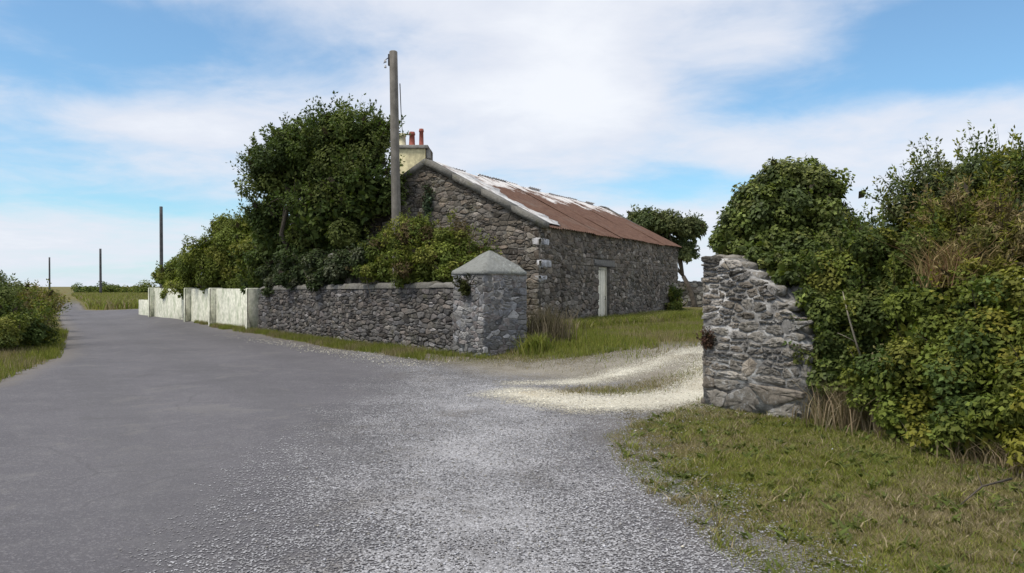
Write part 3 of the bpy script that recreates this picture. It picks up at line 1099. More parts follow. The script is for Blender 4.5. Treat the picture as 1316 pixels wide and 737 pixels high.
mb.hexa(P + [b + v3((0, 0), hb1), b - N3 * TH + v3((0, 0), hb1), c - N3 * TH + v3((0, 0), hb1 - .32), c + v3((0, 0), hb1 - .32)])
mb.build("wall_core", M_MORTAR_DARK, bw)
mb = MB()
rg = np.random.default_rng(41)
s = WS + .01
while s < WE - .3:
    ln = rg.uniform(0.35, 1.1)
    e = min(s + ln, WE - .15)
    z = wtop(s) - .135 + rg.uniform(-.008, .012)
    hh = rg.uniform(.10, .16)
    m = max(2, int((e - s) / .14))
    V = []
    for i in range(m + 1):
        u = s + (e - s - .008) * i / m
        f = 0.6 if i in (0, m) else 1.0
        for (n_, zz) in ((0.035, 0), (0.045, hh * .55), (0.0, hh), (-TH * .5, hh * 1.12), (-TH, hh), (-TH - .04, hh * .5), (-TH - .03, 0)):
            V.append(W0 + D3 * u + N3 * (n_ + rg.normal(0, .012)) + np.array([0, 0, .05 + z + zz * (f if zz > 0 else 1) + (rg.normal(0, .010) if zz > 0 else 0)]))
    q = [(i * 7 + j, i * 7 + j + 1, (i + 1) * 7 + j + 1, (i + 1) * 7 + j) for i in range(m) for j in range(6)]
    q += [(0, 6, 5, 1), (1, 5, 4, 2), (m * 7, m * 7 + 1, m * 7 + 5, m * 7 + 6), (m * 7 + 1, m * 7 + 2, m * 7 + 4, m * 7 + 5)]
    mb.add(V, q, [(2, 4, 3), (m * 7 + 2, m * 7 + 3, m * 7 + 4)], np.ones(3) * rg.uniform(.85, 1.15))
    s = e
mb.build("capping", M_COPING, bw)

# ---------------------------------------------------------------- white garden wall with buttresses
E0 = np.array([-8.95, 27.0])
E1 = np.array([-17.5, 38.0])
ED = (E1 - E0) / np.linalg.norm(E1 - E0)
EL = np.linalg.norm(E1 - E0)
EN = np.array([-ED[1], ED[0]])
if EN[1] > 0:
    EN = -EN
e3, en3 = v3(ED), v3(EN)
gw = thing("garden_wall", "weathered white rendered garden wall with buttresses beyond the stone wall", "wall", loc=(E0[0], E0[1], 0))
mb = MB()
B0 = v3(E0, -0.05)
tz = 1.57
seg = [0.13, 4.35, 7.75, EL]
for i in range(3):
    t0, t1 = tz - .012 * (i % 2), tz - .012 * (i % 2)
    mb.obox(B0 + e3 * (seg[i] + .002), e3 * (seg[i + 1] - seg[i] - .004), -en3 * 0.24, (0, 0, t0), bev=.02)
mb.build("panel", M_WHITE, gw)
for u in (0.0, 4.22, 7.62, EL - 0.12):
    mb = MB()
    mb.obox(B0 + e3 * (u - .02) + en3 * 0.24, e3 * 0.22, -en3 * (0.24 + 0.27), (0, 0, tz + 0.025), bev=.025)
    bt = mb.build("buttress", M_WHITE, gw)
lw = MB()
lw.obox(B0 + e3 * (EL + .13), e3 * 3.0, -en3 * .24, (0, 0, .97), bev=.02)
o = lw.build("low_wall", M_WHITE)
tag(o, "short low cream wall stub at the far end of the white garden wall", "wall")

# ---------------------------------------------------------------- broken stone pier at the right of the gateway
pr_ = thing("broken_wall_end", "broken end of a thick stone wall with pale mortar smothered by ivy", "stone wall", loc=(3.1, 10.1, 0.1))
RA = np.array([2.62, 10.65])
RB = np.array([3.44, 9.12])
RD = (RB - RA) / np.linalg.norm(RB - RA)
RL = np.linalg.norm(RB - RA)
RN = np.array([RD[1], -RD[0]])
if RN[1] > 0:
    RN = -RN
rd3, rn3 = v3(RD), v3(RN)
R0 = v3(RA, -0.02)
GT = ((1, 1, 1), (.95, .97, 1.02), (1.05, 1.0, .95), (.86, .86, .86))
OUT = [(-.03, -.1), (RL + .03, -.1), (RL + .03, 1.0), (1.45, 1.40), (1.02, 1.76), (.50, 2.07), (-.03, 2.07)]
mb = MB()
rubble(mb, R0, rd3, rn3, [(-.012, 0.0), (RL, 0.0), (RL, 0.40), (-.012, 0.40)], 0.38, 0.24, 51, 0.016, 0.020, GT, 0.2, 0.3, rough=.0055)
rubble(mb, R0, rd3, rn3, [(-.012, 0.40), (RL + .1, 0.40), (RL + .1, 2.2), (-.012, 2.2)], 0.25, 0.115, 52, 0.017, 0.016, GT, 0.24, 0.36, pale=.015, mask=OUT, rough=.0055, small=.3)
TW = 1.1
rubble(mb, R0, -rn3, -rd3, [(-.012, 0.0), (TW, 0.0), (TW, 2.05), (-.012, 2.05)], 0.28, 0.14, 56, 0.013, 0.020, GT, 0.24, 0.36, rough=.0055)
mb.build("stonework", M_PIER, pr_, True)
mb = MB()
rg = np.random.default_rng(61)
cp = [(0, -.1), (RL - .02, -.1), (RL - .02, .94), (1.38, 1.34), (.95, 1.70), (.47, 1.99), (0, 1.99)]
f = [R0 + rd3 * u + v3((0, 0), z) for u, z in cp]
bk_ = [p - rn3 * TW for p in f]
nn = len(cp)
mb.add(f + bk_, [(0, 1, 2, 3), (0, 3, 4, 5), (nn, nn + 3, nn + 2, nn + 1), (nn, nn + 5, nn + 4, nn + 3)] + [(i, nn + i, nn + (i + 1) % nn, (i + 1) % nn) for i in range(nn)], [(0, 5, 6), (nn, nn + 6, nn + 5)])
mb.build("wall_core", M_MORTAR_LIME, pr_)
# loose stones lying on the broken steps
mb = MB()


def lump(mb_, c, r, rng, col=(1, 1, 1), n=8, mlat=5):
    V = [c + np.array([0, 0, -r[2]])]
    for i in range(1, mlat):
        ph = -math.pi / 2 + math.pi * i / mlat
        for k in range(n):
            th = 2 * math.pi * (k + .5 * (i % 2)) / n
            q = np.array([math.cos(ph) * math.cos(th), math.cos(ph) * math.sin(th), math.sin(ph)])
            q = np.sign(q) * np.abs(q) ** 0.75
            V.append(c + q * np.array(r) * rng.uniform(.85, 1.12))
    V.append(c + np.array([0, 0, r[2]]))
    qs, ts = [], []
    for i in range(mlat - 2):
        for k in range(n):
            qs.append((1 + i * n + k, 1 + i * n + (k + 1) % n, 1 + (i + 1) * n + (k + 1) % n, 1 + (i + 1) * n + k))
    for k in range(n):
        ts.append((0, 1 + (k + 1) % n, 1 + k))
        ts.append((len(V) - 1, len(V) - 1 - n + k, len(V) - 1 - n + (k + 1) % n))
    mb_.add(V, qs, ts, col)


for (u, z, a, b) in ((0.62, 1.90, .12, .07), (0.86, 1.76, .13, .07), (1.13, 1.58, .13, .08), (1.33, 1.40, .12, .07), (1.57, 1.12, .13, .08), (.34, 1.99, .12, .08), (.1, 2.0, .12, .08)):
    for dv in (0.15, 0.5, 0.85):
        lump(mb, R0 + rd3 * (u + rg.uniform(-.05, .05)) - rn3 * (dv + .06) + v3((0, 0), z - .02), (a, a * 1.1, b), rg, np.ones(3) * rg.uniform(.8, 1.1))
mb.build("top_stones", M_PIER, pr_)

# ---------------------------------------------------------------- field wall far right, rubble heap under the tree
def dry_wall(name, label, p0, p1, ht, th, sw, sh, seed, mat, zb=None):
    p0, p1 = np.array(p0, float), np.array(p1, float)
    d = (p1 - p0) / np.linalg.norm(p1 - p0)
    L = np.linalg.norm(p1 - p0)
    n = np.array([d[1], -d[0]])
    if n @ p0 > 0:
        n = -n
    zb = h(*p0) - .1 if zb is None else zb
    root = thing(name, label, "stone wall", loc=(p0[0], p0[1], zb))
    mb = MB()
    O = v3(p0, zb)
    rubble(mb, O, v3(d), v3(n), [(0, 0), (L, 0), (L, ht), (0, ht)], sw, sh, seed, .012, .05, TONES, .3, .35)
    rg = np.random.default_rng(seed)
    u = 0.1
    while u < L:
        r = rg.uniform(.10, .2)
        lump(mb, O + v3(d) * u - v3(n) * th * rg.uniform(.3, .6) + v3((0, 0), ht + r * .2), (r, r, r * .6), rg, np.ones(3) * rg.uniform(.8, 1.2))
        u += r * 1.5
    mb.build("stonework", mat, root, True)
    mb = MB()
    mb.obox(O, v3(d) * L, -v3(n) * th, (0, 0, ht))
    mb.build("wall_core", M_MORTAR_MID, root)
    return root


dry_wall("field_wall", "distant low field wall seen through the gap beside the cottage", (6.5, 47), (20, 44), 1.55, .5, .4, .22, 71, M_FAR_STONE)
dry_wall("yard_wall", "pale grey rubble yard wall half hidden in shade beneath the big tree", (-7.3, 25.3), (-4.6, 22.3), 2.45, .4, .34, .2, 72, M_FAR_STONE)

# ---------------------------------------------------------------- poles
def pole(label, base, top, r0, r1, mat, detail=False):
    root = thing("utility_pole", label, "utility pole", "utility poles along the road", loc=tuple(base))
    base, top = np.array(base, float), np.array(top, float)
    mb = MB()
    n = 7
    pts = [base + (top - base) * i / n for i in range(n + 1)]
    rad = [r0 + (r1 - r0) * i / n for i in range(n + 1)]
    mb.tube(pts + [top + np.array([0, 0, .02])], rad + [r1 * .8], 14)
    mb.build("shaft", mat, root, True)
    if detail:
        mb = MB()
        mb.obox(top + np.array([-r1 - .03, -.04, -.36]), (.05, 0, 0), (0, .08, 0), (0, 0, .30), bev=.008)
        mb.tube([top + np.array([-r1 - .01, 0, -.14]), top + np.array([-r1 - .12, 0, -.22]), top + np.array([-r1 - .14, 0, -.30])], [.014, .012, .010], 6)
        mb.build("bracket", M_IRON, root)
        for dz in (-.28, -.42):
            mb = MB()
            c = top + np.array([-r1 - .10, -.02, dz])
            mb.tube([c, c + np.array([0, 0, .03]), c + np.array([0, 0, .04]), c + np.array([0, 0, .07])], [.03, .035, .02, .025], 8)
            mb.build("insulator", M_PALE, root)
    return root


p1t = at(505.5, 67, 20.2)
p1b = at(512, 340, 20.2)
pole("tall near utility pole rising in front of the cottage gable", (p1b[0], 20.2, 0.2), p1t, .130, .105, M_POLE, True)
for px, pyt, Y, lab, r in ((207, 266, 60, "mid distance utility pole left of the rounded bush behind the white wall", .14),
                           (129, 320, 130, "small dark utility pole standing over the far low bushes", .20),
                           (63.5, 331, 172, "farthest utility pole at the edge of the left hedge", .19)):
    t = at(px, pyt, Y)
    pole(lab, (t[0] + .05, Y, -.1), t, r, r * .85, M_POLE_DARK)
mb = MB()
a, b = at(510, 108, 20.2) + np.array([.08, 0, 0]), at(517.5, 171, 32.9)
pts = [a + (b - a) * i / 14 - np.array([0, 0, 1]) * 0.28 * math.sin(math.pi * i / 14) for i in range(15)]
mb.tube(pts, [.014] * 15, 6)
cl = mb.build("service_cable", M_IRON)
tag(cl, "thin dark cable dropping from the near pole to the farmhouse chimney", "cable")

# ---------------------------------------------------------------- foliage
def unit(a):
    return a / (np.linalg.norm(a, axis=-1, keepdims=True) + 1e-9)


def leaf_mesh(P, N, T, S, wr, C, fold=0.12):
    B = unit(np.cross(N, T))
    S = S[:, None]
    v0 = P
    v1 = P + T * S * .42 - B * S * wr - N * S * fold
    v2 = P + T * S - N * S * .10
    v3_ = P + T * S * .42 + B * S * wr - N * S * fold
    V = np.stack([v0, v1, v2, v3_], 1).reshape(-1, 3)
    n = len(P)
    Q = np.arange(n * 4).reshape(n, 4)
    return V, Q, np.repeat(C, 4, 0)


def foliage(name, mat, parent, clumps, n, size, wr, cols, seed, sprigs=0, sprig_len=.4, sub_r=(.24, .44), sub_n=16, up=.55, fill=.14, droop=0.2, hue=.22, thin=0.0, zmin=0.0, tight=.62):
    rng = np.random.default_rng(seed)
    cols = np.array(cols, float)
    cl = [(np.array(c, float), np.array(r, float) * np.ones(3)) for c, r in clumps]
    area = np.array([r[0] * r[2] + r[1] * r[2] + r[0] * r[1] for _, r in cl])
    area = area / area.sum()
    Ps, Ns, Ts, Ss, Cs = [], [], [], [], []
    for (c, r), w_ in zip(cl, area):
        m = max(6, int(sub_n * rng.uniform(.85, 1.15)))
        d = unit(rng.normal(size=(m, 3)))
        d[:, 2] = np.where(d[:, 2] < -.5, -d[:, 2], d[:, 2])
        sc = c + d * r * rng.uniform(.5, .92, (m, 1))
        sr = r.mean() * rng.uniform(*sub_r, m)
        sc_col = cols[rng.integers(len(cols), size=m)] * np.clip(1 + rng.normal(0, .16, (m, 1)), .6, 1.5)
        k = int(n * w_)
        wsub = sr ** 2 / (sr ** 2).sum()
        idx = rng.choice(m, k, p=wsub)
        dd = unit(rng.normal(size=(k, 3)))
        rad = rng.uniform(tight, 1.08, (k, 1)) ** .8
        P = sc[idx] + dd * rad * sr[idx][:, None] * np.array([1, 1, .85])
        out = unit(dd + (P - c) / r.mean() * .5)
        N = unit(out * .8 + np.array([0, 0, up]) + rng.normal(0, .45, (k, 3)))
        T = rng.normal(size=(k, 3)) + out * .5 - np.array([0, 0, droop])
        T = unit(T - (T * N).sum(1, keepdims=True) * N)
        S = size * rng.uniform(.6, 1.35, k)
        C = sc_col[idx] * np.clip(1 + rng.normal(0, hue, (k, 1)), .45, 1.8)
        Ps.append(P), Ns.append(N), Ts.append(T), Ss.append(S), Cs.append(C)
        kf = int(k * fill)                      # bigger leaves deep inside keep daylight from showing through
        dd = unit(rng.normal(size=(kf, 3)))
        P = c + dd * r * (rng.uniform(0, 1, (kf, 1)) ** .5) * .66
        N = unit(rng.normal(size=(kf, 3)))
        T = rng.normal(size=(kf, 3))
        T = unit(T - (T * N).sum(1, keepdims=True) * N)
        Ps.append(P), Ns.append(N), Ts.append(T), Ss.append(size * rng.uniform(1.6, 2.6, kf)), Cs.append(cols[rng.integers(len(cols), size=kf)])
        ks = int(sprigs * w_)
        for _ in range(ks):
            dd = unit(rng.normal(size=3))
            dd[2] = abs(dd[2]) * .9 + .1
            q = c + unit(dd) * r * rng.uniform(.85, 1.05)
            ax = unit(unit(dd) * 1.0 + np.array([0, 0, .5]) + rng.normal(0, .3, 3))
            ln = sprig_len * rng.uniform(.4, 1.2)
            kk = int(6 + ln / size * 3)
            tt = rng.uniform(0, 1, kk)
            side = unit(rng.normal(size=(kk, 3)))
            P = q + ax * (tt * ln)[:, None] + side * size * .25
            T = unit(side * .8 + ax * .6)
            N = unit(np.array([0, 0, .8]) + rng.normal(0, .5, (kk, 3)))
            N = unit(N - (T * N).sum(1, keepdims=True) * T)
            Ps.append(P), Ns.append(N), Ts.append(T), Ss.append(size * rng.uniform(.6, 1.15, kk))
            Cs.append(cols[rng.integers(len(cols))] * np.clip(1 + rng.normal(0, hue, (kk, 1)), .5, 1.7))
            # the twig itself, a thin tapering sliver
            sd = unit(np.cross(ax, rng.normal(size=3)))
            Ps.append(q[None] - ax * ln * .3), Ts.append(ax[None]), Ns.append(sd[None]), Ss.append(np.array([ln * 1.3])), Cs.append(np.array([[.05, .04, .03]]))
    P, N, T, S, C = [np.concatenate(x) for x in (Ps, Ns, Ts, Ss, Cs)]
    W_ = np.where(S > size * 3.2, .012, wr)     # slivers stay thin
    B = None
    keep = P[:, 2] > zmin + H(P[:, 0], P[:, 1]) + .01
    P, N, T, S, C, W_ = [x[keep] for x in (P, N, T, S, C, W_)]
    Bv = unit(np.cross(N, T))
    S1 = S[:, None]
    V = np.stack([P, P + T * S1 * .42 - Bv * S1 * W_[:, None] - N * S1 * .1, P + T * S1 - N * S1 * .1, P + T * S1 * .42 + Bv * S1 * W_[:, None] - N * S1 * .1], 1).reshape(-1, 3)
    Q = np.arange(len(P) * 4).reshape(-1, 4)
    return fast_mesh(name, V, Q, None, mat, parent, np.repeat(C, 4, 0))


def branch_mesh(name, root, base, crown_c, crown_r, r0, seed, limbs=7, mat=None):
    rng = np.random.default_rng(seed)
    mb = MB()
    base = np.array(base, float)
    cc = np.array(crown_c, float)
    fork = base + (cc - base) * .45 + rng.normal(0, .1, 3)
    mb.tube([base - np.array([0, 0, .15]), base + (fork - base) * .15, base + (fork - base) * .6 + rng.normal(0, .05, 3), fork], [r0 * 1.35, r0, r0 * .85, r0 * .75], 10)
    for i in range(limbs):
        d = unit(rng.normal(size=3))
        d[2] = abs(d[2])
        e = cc + d * np.array(crown_r) * .75
        m1 = fork + (e - fork) * .4 + rng.normal(0, .18, 3)
        m2 = fork + (e - fork) * .75 + rng.normal(0, .15, 3)
        mb.tube([fork, m1, m2, e], [r0 * .5, r0 * .34, r0 * .2, r0 * .06], 7)
        for j in range(2):
            e2 = m2 + unit(rng.normal(size=3)) * np.array(crown_r) * .45
            mb.tube([m1 if j else m2, (m2 + e2) / 2 + rng.normal(0, .06, 3), e2], [r0 * .18, r0 * .1, r0 * .03], 5)
    return mb.build(name, mat or M_BARK, root, True)


DARK = [(0.070, 0.101, 0.028), (0.090, 0.121, 0.033), (0.059, 0.087, 0.028), (0.109, 0.132, 0.037)]
MID = [(0.117, 0.146, 0.029), (0.143, 0.169, 0.034), (0.091, 0.120, 0.026), (0.163, 0.169, 0.036)]
OLIVE = [(0.169, 0.172, 0.029), (0.202, 0.192, 0.034), (0.127, 0.146, 0.026), (0.101, 0.125, 0.023)]
IVY = [(0.083, 0.112, 0.029), (0.111, 0.138, 0.034), (0.137, 0.153, 0.044), (0.065, 0.088, 0.025)]
BLUEG = [(0.091, 0.117, 0.047), (0.109, 0.133, 0.057), (0.078, 0.101, 0.042), (0.124, 0.140, 0.058)]
BROWN = [(0.176, 0.133, 0.058), (0.150, 0.124, 0.047), (0.117, 0.125, 0.036), (0.202, 0.150, 0.072)]


def tree(name, label, base, clumps, n, size, wr, cols, seed, r0=.2, mat=M_LEAF, group=None, cat="tree", **kw):
    root = thing(name, label, cat, group, loc=tuple(base))
    ctr = np.mean([c for c, _ in clumps], 0)
    rad = np.max([np.array(r) * np.ones(3) for _, r in clumps], 0)
    branch_mesh("trunk", root, base, ctr, rad, r0, seed)
    foliage("crown", mat, root, clumps, n, size, wr, cols, seed, **kw)
    return root


def shrub(name, label, clumps, n, size, wr, cols, seed, mat=M_LEAF, group=None, cat="bush", stems=5, **kw):
    ctr = np.mean([c for c, _ in clumps], 0)
    bz = h(ctr[0], ctr[1])
    root = thing(name, label, cat, group, loc=(ctr[0], ctr[1], bz))
    rng = np.random.default_rng(seed + 99)
    for i in range(stems):
        mb = MB()
        c, r = clumps[i % len(clumps)]
        c = np.array(c, float)
        r = np.array(r, float) * np.ones(3)
        b = np.array([c[0] + rng.uniform(-.3, .3) * r[0], c[1] + rng.uniform(-.3, .3) * r[1], 0])
        b[2] = h(b[0], b[1]) - .03
        e = c + unit(rng.normal(size=3)) * r * .7
        e[2] = max(e[2], b[2] + .2)
        mb.tube([b, (b + e) / 2 + rng.normal(0, .05, 3), e], [.022, .016, .006], 6)
        mb.build("stem", M_BARK, root)
    foliage("foliage", mat, root, clumps, n, size, wr, cols, seed, **kw)
    return root


def cl(px, py, Y, r):
    return (tuple(at(px, py, Y)), r)


# the big dark tree behind the roadside wall
tree("garden_tree", "tall dark dense tree rising behind the roadside wall left of the near pole", (-7.1, 25.6, .3),
     [cl(405, 215, 25.0, (1.7, 1.5, 1.3)), cl(455, 195, 24.2, (1.35, 1.2, 1.2)), cl(470, 250, 23.6, (1.0, 1.1, 1.2)), cl(365, 235, 25.6, (1.25, 1.2, 1.1)),
      cl(420, 285, 24.2, (1.7, 1.3, 1.1)), cl(352, 295, 26.2, (1.0, 1.0, 1.2)), cl(400, 325, 25.2, (1.2, .9, .7)), cl(480, 175, 24.0, (.5, .6, .55)), cl(340, 215, 25.6, (.55, .6, .6)), cl(345, 340, 27.2, (.9, .6, .8)), cl(440, 318, 24.6, (1.0, .6, .7)), cl(378, 185, 25.2, (.8, .7, .6)), cl(430, 165, 24.6, (.8, .7, .6)), cl(335, 365, 27.3, (.7, .4, .6))],
     60000, .11, .30, DARK, 101, .22, sprigs=850, sprig_len=.55, sub_n=20, sub_r=(.18, .46))
shrub("rounded_bush", "rounded yellowish green bush behind the white garden wall", [cl(300, 318, 31.5, (1.25, 1.2, 1.2)), cl(272, 330, 32.2, (1.25, 1.1, 1.0)), cl(247, 345, 33.5, (1.0, 1.0, .75)), cl(320, 300, 30.5, (.7, .9, .9)), cl(300, 350, 31.2, (1.3, .8, .8)), cl(325, 335, 29.6, (.9, .8, 1.0)), cl(290, 295, 31.8, (.8, .8, .6)), cl(318, 372, 29.6, (1.0, .5, .7)), cl(285, 370, 31.6, (1.2, .6, .8)), cl(250, 372, 33.8, (1.1, .7, .7)), cl(228, 376, 36.6, (.8, .6, .5))],
      52000, .10, .28, OLIVE[2:] + MID + MID[:2], 103, sprigs=110, sprig_len=.3, sub_n=20)
shrub("low_bush", "low dark bush between the mid distance pole and the white wall end", [cl(226, 352, 37.5, (.75, .8, .6)), cl(214, 358, 39.5, (.7, .8, .5))], 5000, .11, .28, MID, 104, sprigs=40)
shrub("leafy_shrub", "pale veined leafy shrub spilling over the left part of the stone wall", [cl(372, 345, 25.1, (.8, .45, .55)), cl(410, 343, 23.5, (.75, .5, .5)), cl(445, 342, 22.2, (.7, .5, .5)), cl(475, 335, 21.2, (.6, .5, .55)), cl(348, 352, 26.4, (.45, .4, .45)), cl(385, 362, 24.4, (.8, .4, .4)), cl(430, 360, 22.7, (.8, .4, .4)), cl(355, 370, 25.8, (.6, .35, .4))],
      27000, .085, .34, [(.055, .075, .030), (.070, .088, .045), (.040, .058, .022), (.09, .10, .06)], 105, sprigs=60, sprig_len=.2, sub_n=18)
shrub("fuchsia_bush", "olive green bush against the gable around the foot of the near pole", [cl(530, 318, 19.6, (.85, .5, .65)), cl(575, 318, 19.2, (.75, .55, .6)), cl(495, 325, 20.7, (.55, .4, .6)), cl(490, 352, 20.5, (.7, .35, .35)), cl(540, 358, 19.2, (.8, .35, .3)), cl(585, 352, 18.3, (.45, .35, .3)), cl(602, 345, 18.5, (.4, .35, .35)), cl(612, 332, 19.4, (.45, .45, .4)), cl(550, 340, 19.0, (1.1, .45, .4)), cl(535, 298, 19.7, (.45, .4, .4))],
      36000, .07, .28, MID + MID + OLIVE[2:] + [(.10, .075, .035)], 106, sprigs=170, sprig_len=.32, sub_n=18)

# windswept tree beyond the cottage
tb = at(888, 372, 46)
tree("windswept_tree", "windswept tree leaning out beyond the far end of the cottage roof", (tb[0] + .3, 46, .3),
     [cl(850, 290, 46, (1.9, 1.5, .75)), cl(885, 298, 46, (1.1, 1.1, .75)), cl(822, 285, 46.5, (1.2, 1.0, .6)), cl(880, 325, 46, (.8, .8, .75)), cl(858, 318, 46.5, (1.0, 1, .8)), cl(830, 310, 47, (1.3, 1, .9))],
     26000, .16, .3, BLUEG, 107, .16, sprigs=90, sprig_len=.5, sub_n=18)

# ivy-grown wall and shrubs at the right
shrub("ivy_mass", "tall rounded mound of ivy swallowing the wall behind the broken stone end", [
    cl(1012, 265, 11.0, (.62, .7, .62)), cl(985, 290, 11.1, (.62, .6, .6)), cl(955, 312, 11.2, (.38, .45, .35)), cl(1045, 270, 10.9, (.60, .6, .55)), cl(1015, 330, 10.7, (.55, .55, .5)),
    cl(1078, 312, 10.7, (.55, .6, .45)), cl(1050, 350, 10.3, (.5, .5, .5)), cl(1005, 235, 11.0, (.42, .5, .28)), cl(960, 325, 11.3, (.5, .4, .25)), cl(1018, 362, 10.15, (.25, .25, .22)), cl(1058, 420, 9.3, (.2, .25, .28)), cl(985, 338, 10.5, (.28, .28, .16)), cl(1068, 490, 8.95, (.2, .22, .28)), cl(935, 314, 11.2, (.26, .4, .2)), cl(948, 296, 11.2, (.3, .4, .3)), cl(975, 258, 11.1, (.35, .4, .35)), cl(1000, 290, 10.9, (.7, .6, .6)), cl(1035, 235, 11.0, (.4, .4, .3)), cl(1018, 352, 9.85, (.26, .22, .2)), cl(1042, 388, 9.4, (.18, .2, .2)), cl(975, 324, 10.4, (.28, .25, .12)), cl(1000, 338, 10.1, (.25, .22, .14))],
      64000, .060, .36, IVY + MID[:1], 108, M_LEAF_GLOSS, cat="ivy", sprigs=70, sprig_len=.16, sub_n=22, sub_r=(.2, .4))
shrub("hawthorn_bush", "bluish twiggy hawthorn reaching above the middle of the right hand hedge", [
    cl(1125, 325, 10.2, (.5, .6, .45)), cl(1185, 290, 9.8, (.5, .6, .5)), cl(1225, 255, 9.5, (.6, .6, .5)), cl(1275, 250, 9.3, (.5, .6, .55)), cl(1300, 290, 9.0, (.5, .6, .6)), cl(1340, 260, 8.9, (.6, .7, .6))],
      36000, .055, .26, BLUEG + MID + OLIVE[:2], 109, sprigs=330, sprig_len=.34, sub_n=20)
shrub("privet_thicket", "dark tangled green thicket in the middle of the right hand hedge", [
    cl(1085, 375, 9.6, (.5, .55, .5)), cl(1130, 350, 9.4, (.55, .55, .5)), cl(1090, 430, 9.3, (.5, .5, .5)), cl(1150, 410, 8.9, (.5, .5, .5)), cl(1200, 350, 8.9, (.5, .5, .5)), cl(1070, 470, 9.2, (.35, .4, .4))],
      42000, .055, .32, DARK[:2] + IVY + MID, 110, sprigs=200, sprig_len=.3, sub_n=20)
shrub("bramble_bush", "arching bramble bush low at the right edge of the hedge", [
    cl(1210, 425, 8.2, (.55, .5, .5)), cl(1265, 400, 8.0, (.5, .5, .5)), cl(1180, 490, 7.9, (.5, .45, .45)), cl(1245, 500, 7.4, (.5, .45, .5)), cl(1290, 470, 7.2, (.45, .5, .5)), cl(1130, 500, 8.3, (.4, .4, .35)), cl(1270, 560, 6.9, (.4, .4, .4)), cl(1175, 548, 7.7, (.4, .35, .32)), cl(1225, 575, 7.1, (.4, .35, .35)), cl(1340, 430, 7.2, (.6, .6, .7)), cl(1380, 540, 6.2, (.5, .6, .6)), ((5.3, 5.2, .9), (.7, .8, .8)), ((5.7, 6.6, 1.5), (.8, .9, .9)), ((6.0, 4.2, 1.1), (.8, .9, .9)), ((6.6, 5.6, 1.6), (.9, .9, 1.0)), ((6.3, 7.6, 1.6), (.9, .9, 1.0)), ((6.2, 2.8, 1.0), (.8, .9, .9))],
      112000, .055, .34, MID + DARK[:1] + OLIVE, 111, sprigs=260, sprig_len=.34, sub_n=20)
shrub("yellow_bracken", "yellowing weeds and bracken high on the right hedge", [
    cl(1235, 330, 8.6, (.45, .4, .45)), cl(1285, 320, 8.3, (.4, .4, .5)), cl(1210, 300, 8.9, (.3, .3, .3)), cl(1250, 285, 8.7, (.4, .35, .35)), cl(1260, 365, 8.0, (.35, .3, .3))],
      19000, .07, .12, OLIVE + BROWN + [(.24, .20, .08), (.30, .24, .12), (.27, .20, .11)], 112, sprigs=160, sprig_len=.35, sub_n=16, up=.2, droop=-.4)

# left roadside hedge
shrub("roadside_hedge", "dark fern and bramble clump at the near end of the left hedge", [
    ((-12.38, 18.7, .5), (.75, .8, .6)), ((-12.98, 19.3, .95), (.8, .8, .65)), ((-12.18, 19.7, .45), (.55, .7, .5)), ((-13.18, 18.2, .6), (.7, .7, .6))], 20000, .075, .26, MID + DARK, 120, sprigs=120, sprig_len=.3)
shrub("brown_hedge", "brownish bramble stretch along the left side of the road", [
    ((-13.18, 20.7, .75), (.95, 1.0, .75)), ((-14.68, 23.3, .8), (1.0, 1.3, .75)), ((-16.58, 26.4, .75), (1.0, 1.4, .72)), ((-19.48, 31.0, .72), (1.1, 1.8, .7)), ((-22.48, 36.3, .7), (1.2, 2, .7)), ((-25.58, 41.5, .65), (1.2, 2, .65)), ((-29.88, 48.5, .6), (1.4, 2.4, .65))],
      36000, .09, .26, BROWN + OLIVE + MID[:1], 121, sprigs=240, sprig_len=.35)
shrub("back_hedge", "grey green shrubs rising at the back of the left hedge", [
    ((-13.98, 20.2, 1.35), (.95, 1.0, .7)), ((-15.68, 22.9, 1.2), (1.0, 1.2, .7)), ((-13.68, 18.6, 1.4), (.9, 1.0, .7)), ((-17.78, 26.2, 1.0), (1.1, 1.2, .65))],
      22000, .08, .26, BLUEG + MID[:1], 122, sprigs=150, sprig_len=.35)

# bushes on the far edge of the field
rgf = np.random.default_rng(77)
FAR = [("broad", 104, 150, 2.4), ("low", 118, 158, 1.9), ("domed", 131, 150, 2.5), ("flat", 143, 160, 2.2), ("ragged", 156, 166, 2.2), ("small", 168, 172, 1.6), ("dark", 182, 150, 2.6), ("dense", 193, 140, 2.7)]
for i, (wd, px, Y, r) in enumerate(FAR):
    c = at(px, 368.5, Y)
    lab = ["broad far bush beside the vanishing road", "low far bush left of the small dark pole", "domed far bush right below the small dark pole", "flat topped far bush just right of the small dark pole",
           "ragged far bush midway along the field edge", "smallest far bush on the field skyline", "dark far bush near the low cream wall stub", "dense far bush next to the white wall end"][i]
    shrub("field_bush", lab, [((c[0], Y, r * .28), (r * 1.0, r, r * .62)), ((c[0] + r * .8, Y, r * .2), (r * .8, r, r * .45))], 1500, .3, .32, DARK[:2] + MID, 130 + i, group="bushes along the far field edge", stems=3, sub_n=9)

